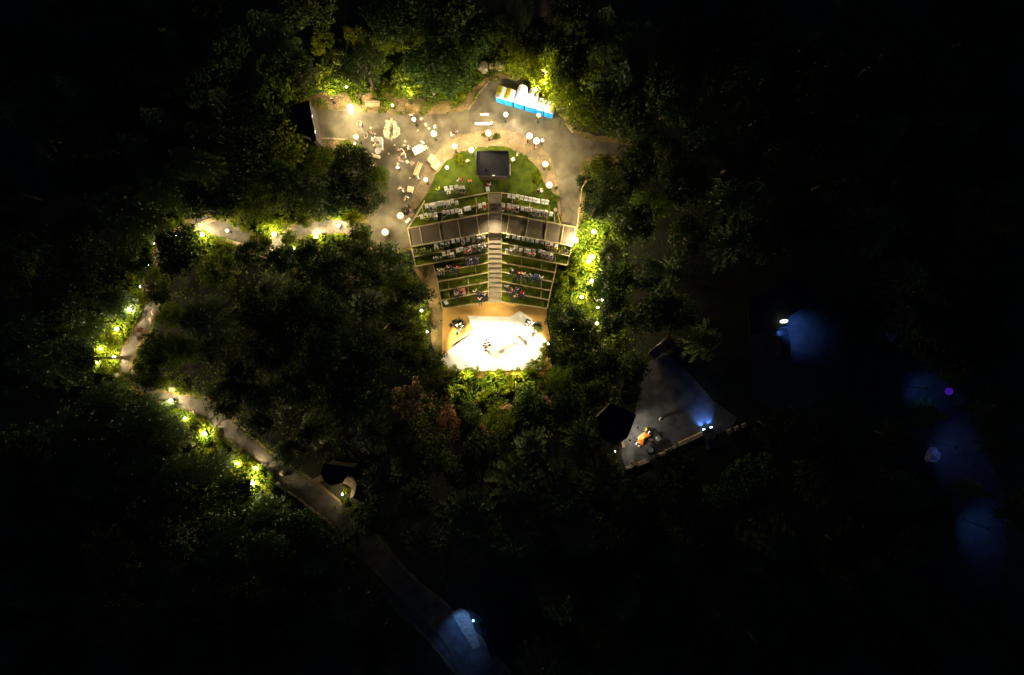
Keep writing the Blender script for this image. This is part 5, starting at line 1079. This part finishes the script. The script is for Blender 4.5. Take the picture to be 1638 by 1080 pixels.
# --- trees one can tell apart round the lit ground (plan position, radius, kind, height, label)
NT = [
 (735, 758, 30, 'dark', 8, 'very dark tree below the very dark tree under the reddish one'), (640, 700, 26, 'dark', 7, 'dark tree left of the dark trees under the reddish tree'), (350, 560, 32, 'dark', 9, 'dark tree at the left of the central grove'), (385, 605, 32, 'dark', 9, 'dark tree in the lower left of the central grove'), (430, 560, 34, 'dark', 10, 'dark tree at the heart of the central grove'), (410, 500, 32, 'dark', 9.5, 'dark tree in the upper left of the central grove'), (470, 625, 34, 'dark', 9.5, 'dark tree in the lower middle of the central grove'), (1085, 500, 32, 'dark', 9, 'dark tree in the right forest above the yard'), (1100, 380, 32, 'dark', 9, 'dark tree far in the right forest'), (1066, 244, 26, 'dark', 6, 'dark tree over the far end of the right branch path'), (1035, 236, 13, 'broad', 3.5, 'small green tree over the right branch path'), (1040, 330, 32, 'broad', 8, 'green tree in the right forest level with the top rows'),
 (1488, 662, 24, 'conifer', 7, 'dark conifer across the upper part of the far right lane'), (1560, 785, 20, 'conifer', 7, 'dark conifer across the middle of the far right lane'), (1435, 700, 30, 'dark', 8, 'dark tree left of the pale violet boulder'), (1530, 600, 26, 'dark', 8, 'dark tree at the top right of the far right lane'), (1605, 720, 30, 'dark', 8, 'dark tree right of the far right lane'), (1500, 830, 34, 'dark', 8, 'dark tree left of the lower far right lane'),
 (836, 92, 36, 'lime', 8.5, 'bright leafy tree right above the blue cabins'), (872, 112, 34, 'lime', 7.5, 'bright leafy tree behind the middle of the blue cabins'), (905, 140, 30, 'lime', 8, 'leafy tree curving round the right end of the cabins'), (933, 168, 30, 'broad', 7.5, 'leafy tree at the right end of the plaza bank'), (915, 100, 32, 'dark', 9.5, 'dim leafy tree behind the bright trees at the cabins'), (865, 60, 32, 'dark', 10, 'dim tree above the bright tree right of the boulders'),  # lime leaves put lamp glow into the crowns behind the cabins
 (945, 195, 18, 'broad', 5, 'small leafy tree above the right branch path'), (798, 40, 30, 'broad', 9, 'lit tree top above the boulders'), (765, 55, 30, 'dark', 9, 'dark tree above and left of the boulders'), (745, 88, 28, 'dark', 8.5, 'dark green tree left of the boulders'), (722, 50, 30, 'conifer', 10, 'dark conifer above the bank roots'),
 (690, 72, 26, 'dark', 7, 'dark tree above the thin pale log'), (655, 80, 28, 'lime', 6, 'leafy tree above the crossed logs'), (612, 78, 28, 'dark', 7, 'dark tree above the crossed logs on the left'), (568, 66, 26, 'broad', 6, 'leafy tree above the slanting log'), (515, 78, 28, 'lime', 6, 'leafy tree above the black roofed building'), (478, 115, 34, 'dark', 8.5, 'dark tree at the upper left of the black roofed building'),
 (440, 145, 36, 'broad', 8.5, 'dim green tree left of the black roofed building'), (430, 195, 34, 'dark', 8, 'dark tree directly left of the black roofed building'), (455, 235, 34, 'broad', 7.5, 'feathery green tree below the black roofed building'), (405, 245, 36, 'dark', 9, 'dark tree at the lower left of the building'),
 (510, 262, 30, 'broad', 6, 'lit green tree below the building forecourt'), (565, 268, 38, 'dark', 9.5, 'big dark tree at the lower left corner of the plaza'), (603, 285, 24, 'broad', 6, 'leafy tree touching the left edge of the plaza'), (590, 318, 26, 'dark', 8, 'dark tree on the left edge of the path above the junction'), (545, 312, 34, 'dark', 10, 'dark tree between the plaza corner and the west path'), (500, 310, 32, 'conifer', 11, 'dark conifer left of the plaza corner trees'),
 (455, 295, 34, 'dark', 9, 'dark tree above the middle of the west path'), (415, 325, 34, 'broad', 8.5, 'green tree above the west clearing on the right'), (365, 315, 30, 'dark', 8, 'dark tree above the west clearing'), (315, 320, 30, 'dark', 8, 'dark tree above the left end of west clearing'),
 (572, 392, 28, 'dark', 9.5, 'dark tree below the end of the west path'), (615, 425, 34, 'dark', 9.5, 'large dark tree below the large path junction lamp'), (640, 462, 30, 'broad', 7.5, 'green tree beside the dirt side path'), (668, 470, 22, 'dark', 8, 'round dark tree touching the dirt side path'), (640, 505, 30, 'dark', 8.5, 'dark tree in the grove left of the side path'), (668, 535, 24, 'broad', 6, 'lit green tree at the lower end of the side path'), (690, 573, 24, 'dark', 7.5, 'dark tree at the lower left corner of the stage'), (655, 570, 26, 'dark', 8.5, 'dark tree left of the stage corner'),
 (505, 412, 36, 'dark', 9.5, 'dark tree below the lime bushes of west path'), (550, 440, 40, 'dark', 11, 'large dark tree in the grove below the west path'), (455, 415, 24, 'dark', 8, 'small dark tree below the bright west path lamp'), (590, 490, 38, 'conifer', 12, 'dark conifer in the middle of the left grove'), (400, 405, 26, 'dark', 8, 'dark tree below the right end of west clearing'),
 (285, 400, 34, 'dark', 9.5, 'dark tree below the left end of west clearing'), (350, 430, 34, 'broad', 8, 'dim green tree below the west clearing'), (252, 470, 22, 'dark', 8, 'round dark tree over the left path bend'), (275, 505, 24, 'broad', 6.5, 'feathery tree right of the left path patch'), (170, 480, 32, 'conifer', 10, 'dark conifer left of the upper far left lamp'), (215, 412, 30, 'dark', 8, 'dark tree left of the path bend'), (252, 560, 28, 'dark', 7.5, 'dark tree right of the three far left lamps'), (235, 602, 28, 'dark', 8, 'dark speckled tree over the far left path bend'),
 (290, 560, 28, 'broad', 8, 'dim green tree on the edge of the central grove'), (160, 640, 34, 'conifer', 10, 'dark conifer below the far left lamps'), (120, 520, 34, 'conifer', 10, 'dark conifer at the far left of the lit bushes'),
 (265, 700, 32, 'conifer', 9, 'dark conifer left of the diagonal path lamps'), (335, 760, 34, 'conifer', 9, 'dark conifer below the bright diagonal path lamp'), (420, 830, 36, 'conifer', 10, 'dark conifer below the biggest path lamp'), (480, 850, 32, 'dark', 8, 'dark tree below the kerb of the diagonal path'), (410, 680, 28, 'dark', 7.5, 'dark tree above the diagonal path'), (465, 725, 28, 'dark', 7.5, 'dark tree above the diagonal path near the gate hut'), (360, 640, 30, 'dark', 9, 'dark tree at the upper bend of the diagonal path'), (590, 830, 26, 'dark', 7, 'dark tree right of the planter by the gate hut'), (600, 775, 32, 'conifer', 9, 'dark conifer right of the gate hut'), (500, 690, 34, 'conifer', 11, 'dark conifer above the gate hut'),
 (660, 640, 32, 'cream', 6.5, 'tree with large cream leaves at the lower left of the stage'), (715, 672, 26, 'red', 5, 'reddish tree below the cream leaved tree'), (690, 610, 20, 'dark', 6, 'small dark tree between the stage and the cream tree'),
 (893, 560, 26, 'dark', 8.5, 'dark tree at the right corner of the stage'), (905, 512, 28, 'dark', 9, 'dark tree right of the golden stage floor'), (935, 540, 30, 'dark', 9, 'dark tree around the low lamp right of the stage'), (930, 588, 26, 'dark', 7.5, 'dark tree at the lower right of the stage'), (975, 455, 32, 'dark', 9.5, 'dark tree right of the bush lamps'), (985, 505, 32, 'dark', 9.5, 'dark tree right of the small white lights'), (978, 410, 24, 'dark', 8, 'dark green tree right of the close pair of lamps'), (895, 610, 24, 'broad', 5.5, 'dim green tree below the right corner of the stage'), (968, 575, 30, 'dark', 8, 'dark tree above the black roofed hut'),
 (965, 270, 26, 'broad', 7, 'leafy tree at the upper right of the ring path'), (985, 300, 34, 'dark', 10, 'dark tree right of the ring path'), (955, 330, 26, 'dark', 8.5, 'dark tree leaning over the handrail'), (1020, 265, 34, 'dark', 10, 'dark tree below the right branch path'), (1010, 355, 36, 'dark', 10.5, 'dark tree in the right forest level with the aisle'), (1030, 215, 26, 'dark', 7, 'dim tree above the right branch path'), (985, 205, 20, 'dark', 6, 'small dim tree above the right branch path'),
 (750, 665, 24, 'dark', 6, 'dark green tree below the middle of the stage hedge'), (800, 672, 28, 'broad', 6, 'green tree below the stage hedge'), (850, 655, 28, 'dark', 7, 'dark tree below the right stage hedge'), (905, 650, 28, 'dark', 7.5, 'dark tree left of the hut trees'), (770, 720, 32, 'dark', 8, 'very dark tree far below the stage'), (850, 715, 32, 'conifer', 8, 'very dark conifer far below the stage'), (690, 730, 32, 'dark', 8, 'very dark tree below the reddish tree'), (930, 700, 30, 'conifer', 8, 'very dark conifer left of the black hut')]
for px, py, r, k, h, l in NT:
    if py < 120 and 500 < px < 750: py -= 12; r *= .8; h *= .6; k = {'broad': 'lime', 'dark': 'broad'}.get(k, k)  # lighter leaf kinds here put the plaza's glow into the leaf colour
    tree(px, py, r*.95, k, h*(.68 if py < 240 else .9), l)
for px, py, r, k, h, l in [(418, 388, 17, 'broad', 4, 'small green tree over the path right of the west clearing'), (462, 382, 13, 'broad', 3.5, 'small green tree over the path right of the mid west lamp'), (266, 385, 20, 'dark', 6, 'dark tree over the path at its top left bend'), (243, 440, 16, 'broad', 4.5, 'small yellow green tree above the round dark tree'), (225, 535, 13, 'red', 3, 'small reddish tree over the path between far left lamps'), (203, 607, 16, 'broad', 4.5, 'small green tree at the far left path bend'), (262, 612, 14, 'broad', 3.5, 'small lime tree just before the diagonal path'), (300, 368, 12, 'lime', 3.5, 'small lime tree at the left end of west clearing'), (486, 352, 13, 'broad', 4, 'small green tree on upper side of the west path'), (566, 352, 13, 'lime', 4, 'small lime tree on the upper side near the plaza junction'), (230, 478, 12, 'lime', 3.5, 'small lime tree above the left path patch'), (182, 545, 13, 'lime', 3, 'small lime tree between the far left lamps'), (580, 372, 15, 'broad', 4.5, 'small green tree at the right end of the west path'), (1014, 588, 24, 'dark', 6, 'dark tree left of the dim red pickup'), (1008, 628, 19, 'dark', 5.5, 'dark tree above the black roofed hut by the yard'), (1030, 440, 34, 'dark', 9, 'dark tree in the right forest level with the steps'), (1045, 500, 34, 'dark', 9, 'dark tree in the right forest above the pickup'), (1070, 440, 30, 'conifer', 9, 'dark conifer in the right forest right of the steps'), (955, 632, 20, 'dark', 6, 'dark tree at the upper left of the black roofed hut')]: tree(px, py, r, k, h, l)
# --- forest trees nothing tells apart in the dark
OPEN = [BANK, [(925, 255), (972, 255), (978, 420), (962, 500), (925, 500)], [(700, 585), (880, 585), (880, 640), (720, 640)], catmull(PLAZA), catmull(LAWN), [(640, 330), (925, 330), (925, 400), (890, 500), (890, 610), (700, 610), (690, 500), (650, 430)], [(985, 655), (1030, 585), (1060, 545), (1110, 600), (1150, 640), (1225, 660), (1195, 700), (1085, 735), (1001, 765)], [(1150, 440), (1300, 440), (1350, 520), (1350, 610), (1290, 650), (1215, 640)], [(500, 730), (590, 730), (590, 810), (500, 810)], catmull([(1440, 600), (1500, 595), (1545, 640), (1560, 700), (1600, 770), (1612, 850), (1590, 960), (1540, 960), (1532, 860), (1520, 790), (1480, 740), (1450, 690)]), [(690, 940), (830, 940), (830, 1090), (700, 1090)], [(950, 640), (1020, 640), (1020, 720), (950, 720)]]
def free(px, py, rp):
    for P_ in OPEN:
        if inside((px, py), P_): return False
        n_ = len(P_)
        if rp > 6 and min(seg_dist((px, py), P_[i], P_[(i+1) % n_]) for i in range(n_)) < rp*.92: return False
    return line_dist((px, py), WPATH) > rp*.8+14
rf = random.Random(5); cnt = 0; tries = 0
while cnt < 300-len(NT)-20 and tries < 16000:
    tries += 1; lit_ = rf.random() < .72; px = rf.uniform(230, 1250) if lit_ else rf.uniform(-10, 1650); py = rf.uniform(20, 900) if lit_ else rf.uniform(-10, 1090); r = rf.uniform(34, 54) if tries < 5000 else rf.uniform(24, 40)
    if not free(px, py, r): continue
    if any((px-a)**2+(py-b)**2 < ((r+c)*.66)**2 for a, b, c in VEG): continue
    k = rf.choice(['conifer', 'dark', 'dark', 'conifer', 'dark']); q = 'west' if px < 560 else ('east' if px > 1000 else ('north' if py < 150 else 'south'))  # only dark kinds, so the lack of light sits in the leaf colour
    wq = {'west': 'left', 'east': 'right', 'north': 'top', 'south': 'bottom'}[q]
    kn = {'conifer': 'nearly black conifer', 'dark': 'nearly black broadleaf tree', 'broad': 'very dim green broadleaf tree'}[k]
    tree(px, py, r, k, rf.uniform(7, 12), f'{kn} in the unlit forest at the {wq} of the photo', share=True, group=f'{kn}s of the unlit forest, {wq} side'); cnt += 1
# --- shrubs
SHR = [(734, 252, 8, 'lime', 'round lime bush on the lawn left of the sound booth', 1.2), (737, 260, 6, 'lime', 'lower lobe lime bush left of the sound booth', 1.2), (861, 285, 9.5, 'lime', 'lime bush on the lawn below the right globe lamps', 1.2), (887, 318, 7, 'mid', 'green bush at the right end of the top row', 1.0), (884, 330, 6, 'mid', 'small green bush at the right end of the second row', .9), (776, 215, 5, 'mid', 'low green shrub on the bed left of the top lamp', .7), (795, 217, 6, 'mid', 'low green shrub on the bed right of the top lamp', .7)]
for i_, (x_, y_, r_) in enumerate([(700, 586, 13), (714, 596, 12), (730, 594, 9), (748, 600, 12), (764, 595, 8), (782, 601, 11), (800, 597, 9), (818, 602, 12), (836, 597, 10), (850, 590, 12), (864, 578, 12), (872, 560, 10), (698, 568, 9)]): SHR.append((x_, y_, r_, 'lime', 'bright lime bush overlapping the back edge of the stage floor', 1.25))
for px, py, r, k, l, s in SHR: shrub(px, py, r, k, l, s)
LMK = [((487, 192), 'the black roofed building'), ((545, 105), 'the slanting log'), ((596, 135), 'the crossed logs'), ((700, 140), 'the bank boulders'), ((786, 105), 'the two pale boulders'), ((840, 165), 'the blue cabins'), ((935, 215), 'the right plaza exit'), ((930, 325), 'the handrail'), ((950, 371), 'the upper right bush lamp'), ((944, 415), 'the close pair of lamps'), ((946, 450), 'the lamp below the pair'), ((930, 475), 'the lamp nearest the steps'), ((955, 518), 'the low lamp right of stage'), ((885, 440), 'the right end of turf steps'), ((790, 600), 'the back of the stage'), ((850, 600), 'the right back stage corner'), ((720, 600), 'the left back stage corner'), ((690, 540), 'the dirt side path'), ((616, 371), 'the path junction lamp'), ((541, 361), 'the west path lamp'), ((506, 378), 'the lower west path lamp'), ((438, 374), 'the mid west path lamp'), ((360, 369), 'the west clearing'), ((323, 375), 'the left clearing lamp'), ((238, 430), 'the left path bend'), ((207, 495), 'the upper far left lamp'), ((187, 526), 'the middle far left lamp'), ((182, 572), 'the lower far left lamp'), ((273, 641), 'the diagonal path start lamp'), ((326, 694), 'the bright diagonal path lamp'), ((403, 773), 'the biggest path lamp'), ((470, 790), 'the kerb of diagonal path'), ((545, 770), 'the gate hut'), ((760, 1000), 'the bottom blue lamp')]
def near(px, py):
    (a, b), nm = min(LMK, key=lambda q: (q[0][0]-px)**2+(q[0][1]-py)**2); dx, dy = px-a, py-b
    return ('right of ' if dx > 0 else 'left of ')+nm if abs(dx) > abs(dy) else ('below ' if dy > 0 else 'above ')+nm
AREAS = [  # (polygon, number, kinds, radius)
 ([(470, 95), (560, 80), (720, 100), (760, 125), (735, 155), (690, 145), (640, 150), (560, 138), (500, 146), (475, 158)], 44, ('lime', 'mid', 'mid', 'mid'), (9, 17)),
 ([(925, 372), (965, 365), (968, 420), (950, 470), (925, 500), (890, 520), (882, 500), (893, 440)], 30, ('lime', 'mid', 'lime', 'mid'), (7, 14)),
 ([(705, 598), (845, 600), (872, 585), (885, 600), (870, 640), (760, 655), (715, 640)], 34, ('lime', 'mid', 'lime', 'mid', 'mid'), (7, 14)),
 ([(640, 440), (668, 440), (692, 500), (700, 575), (680, 590), (660, 560), (645, 480)], 9, ('mid', 'lime', 'dark'), (7, 12)),
 ([(480, 225), (570, 245), (560, 262), (495, 262)], 6, ('mid',), (8, 12)), ([(930, 262), (950, 262), (948, 370), (930, 370)], 6, ('mid', 'dark'), (6, 10)),
 ([(870, 240), (890, 262), (896, 330), (888, 330), (876, 280)], 2, ('mid',), (3, 5)),
 ([(740, 650), (890, 640), (940, 620), (930, 660), (780, 700)], 10, ('mid', 'dark', 'red'), (9, 15))]
rs = random.Random(21)
def shlab(px, py, k, r): return {'lime': 'lime green', 'mid': 'green', 'dark': 'dark green', 'red': 'reddish'}[k]+(' shrub ' if r > 8.5 else ' small shrub ')+near(px, py)
for poly, n_, kinds, (r0, r1) in AREAS:
    xs_ = [p[0] for p in poly]; ys_ = [p[1] for p in poly]; c_ = 0; loc_ = []; tr_ = 0
    while c_ < n_ and tr_ < 800:
        tr_ += 1; px = rs.uniform(min(xs_), max(xs_)); py = rs.uniform(min(ys_), max(ys_)); r = rs.uniform(r0, r1)
        if not inside((px, py), poly) or any((px-a)**2+(py-b)**2 < ((r+c)*.52)**2 for a, b, c in loc_): continue
        k = rs.choice(kinds); shrub(px, py, r, k, shlab(px, py, k, r), rs.uniform(.8, 1.3)); loc_.append((px, py, r)); c_ += 1
loc_ = []
for (lx, ly, w) in LAMPS:
    if not (lx < 560 and ly > 340 or (lx < 640 and 340 < ly < 600)): continue
    for i in range(4 if w < 250 else 9):
        for q in range(12):
            a = rs.uniform(0, 6.28); d = rs.uniform(9, 34); px, py = lx+d*math.cos(a), ly+d*math.sin(a); r = rs.uniform(5, 11)
            if line_dist((px, py), WPATH) < 13+r*.5 or any((px-a_)**2+(py-b)**2 < ((r+c)*.6)**2 for a_, b, c in loc_) or inside((px, py), catmull(PLAZA, 2)): continue
            k = rs.choice(['lime', 'lime', 'mid']); shrub(px, py, r, k, shlab(px, py, k, r), rs.uniform(.8, 1.3)); loc_.append((px, py, r)); break
# --- undergrowth: leaf tufts nobody could count
def cover(name, mat, n_, sampler, l0, l1, label_kind='stuff'):
    rr = random.Random(len(name)+n_); vs = []; fs = []; k = 0; tr_ = 0
    while k < n_ and tr_ < n_*8:
        tr_ += 1; px, py, s = sampler(rr)
        if s <= 0: continue
        h = rr.uniform(.03, .5)*s; p = W(px, py, h); p.z += .03; L_ = rr.uniform(l0, l1)
        leafq(vs, fs, p, Vector((rr.gauss(0, .55), rr.gauss(0, .55), 1)), L_, L_*rr.uniform(.35, .7), rr); k += 1
    me = bpy.data.meshes.new(name); me.from_pydata([tuple(v) for v in vs], [], fs); me.materials.append(MATS[mat]); o = bpy.data.objects.new(name, me); C.objects.link(o); o['kind'] = 'stuff'
    o['label'] = 'low leafy undergrowth covering the ground between the paths and trees'; return o
OPEN2 = [catmull(PLAZA, 3), LAWN, [(655, 330), (925, 360), (914, 394), (908, 425), (890, 425), (876, 494), (886, 600), (700, 604), (708, 560), (706, 490), (692, 425), (664, 425)], OPEN[6], OPEN[7], OPEN[9], [(505, 750), (575, 750), (575, 810), (505, 810)]]
def samp(rr):
    if rr.random() < .55:
        lx, ly, w = rr.choice([q_ for q_ in LAMPS if q_[1] < 900 and q_[0] < 980]); d = abs(rr.gauss(0, 1))*30+4; a = rr.uniform(0, 6.28); px, py = lx+d*math.cos(a), ly+d*math.sin(a)
    else: px, py = rr.choice([(rr.uniform(130, 620), rr.uniform(300, 880)), (rr.uniform(440, 960), rr.uniform(60, 170)), (rr.uniform(640, 1000), rr.uniform(360, 700)), (rr.uniform(860, 1000), rr.uniform(220, 620))])
    if line_dist((px, py), WPATH) < 11 or any(inside((px, py), P_) for P_ in OPEN2): return px, py, 0
    d = noise.noise(Vector((px*.045, py*.045, 4)))
    if inside((px, py), BANK) and d < .12: return px, py, 0
    if inside((px, py), [(655, 420), (695, 420), (712, 575), (690, 575)]) and d < .25: return px, py, 0
    if d < -.3: return px, py, 0
    return px, py, .7+d
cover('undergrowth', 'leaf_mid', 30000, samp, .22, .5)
cover('undergrowth', 'leaf_lime_lit', 14000, samp, .18, .42)
def samp2(rr):
    px, py = rr.uniform(480, 930), rr.uniform(145, 260)
    ok = inside((px, py), BANK) and not inside((px, py), OPEN2[0]) or (inside((px, py), RINGBED) and not inside((px, py), LAWN))
    return (px, py, .25) if ok and noise.noise(Vector((px*.08, py*.08, 9))) > .1 else (px, py, 0)
cover('dry_grass', 'kerb_stone', 2600, samp2, .1, .25)['label'] = 'dry straw coloured tufts on the dirt banks round the plaza'
# ================================================================== CAMERA, SKY, RENDER
finish_labels()
cam = bpy.data.cameras.new('camera'); co = bpy.data.objects.new('camera', cam); C.objects.link(co); co.location = (0, 0, H); co.rotation_euler = (0, 0, 0)
cam.sensor_width = 36; cam.lens = 36*H/(1638/S); cam.clip_end = 1500; cam.clip_start = 1
sc = bpy.context.scene; sc.camera = co
w = bpy.data.worlds.new('World'); sc.world = w; w.use_nodes = True; nt = w.node_tree; bg = nt.nodes['Background']
sky = nt.nodes.new('ShaderNodeTexSky'); sky.sky_type = 'NISHITA'; sky.sun_disc = False; sky.sun_elevation = math.radians(2); sky.sun_rotation = math.radians(200)
tint = nt.nodes.new('ShaderNodeMix'); tint.data_type = 'RGBA'; tint.blend_type = 'MULTIPLY'; tint.inputs['Factor'].default_value = 1; tint.inputs['B'].default_value = (.35, .6, 1.6, 1)
nt.links.new(sky.outputs[0], tint.inputs['A']); nt.links.new(tint.outputs['Result'], bg.inputs[0]); bg.inputs[1].default_value = 0.017
sun = bpy.data.lights.new('moon', 'SUN'); sun.energy = 0.004; sun.angle = math.radians(.5); sun.color = (.6, .75, 1); so = bpy.data.objects.new('moon', sun); C.objects.link(so); so.rotation_euler = (math.radians(40), 0, math.radians(150))
sc.view_settings.view_transform = 'Standard'; sc.view_settings.look = 'None'; sc.view_settings.exposure = 1.0; sc.view_settings.gamma = 1
cy = sc.cycles; cy.use_denoising = True; cy.max_bounces = 5; cy.diffuse_bounces = 2; cy.glossy_bounces = 2; cy.transmission_bounces = 3; cy.sample_clamp_indirect = 4; cy.caustics_reflective = False; cy.caustics_refractive = False
try: cy.use_light_tree = True
except Exception: pass
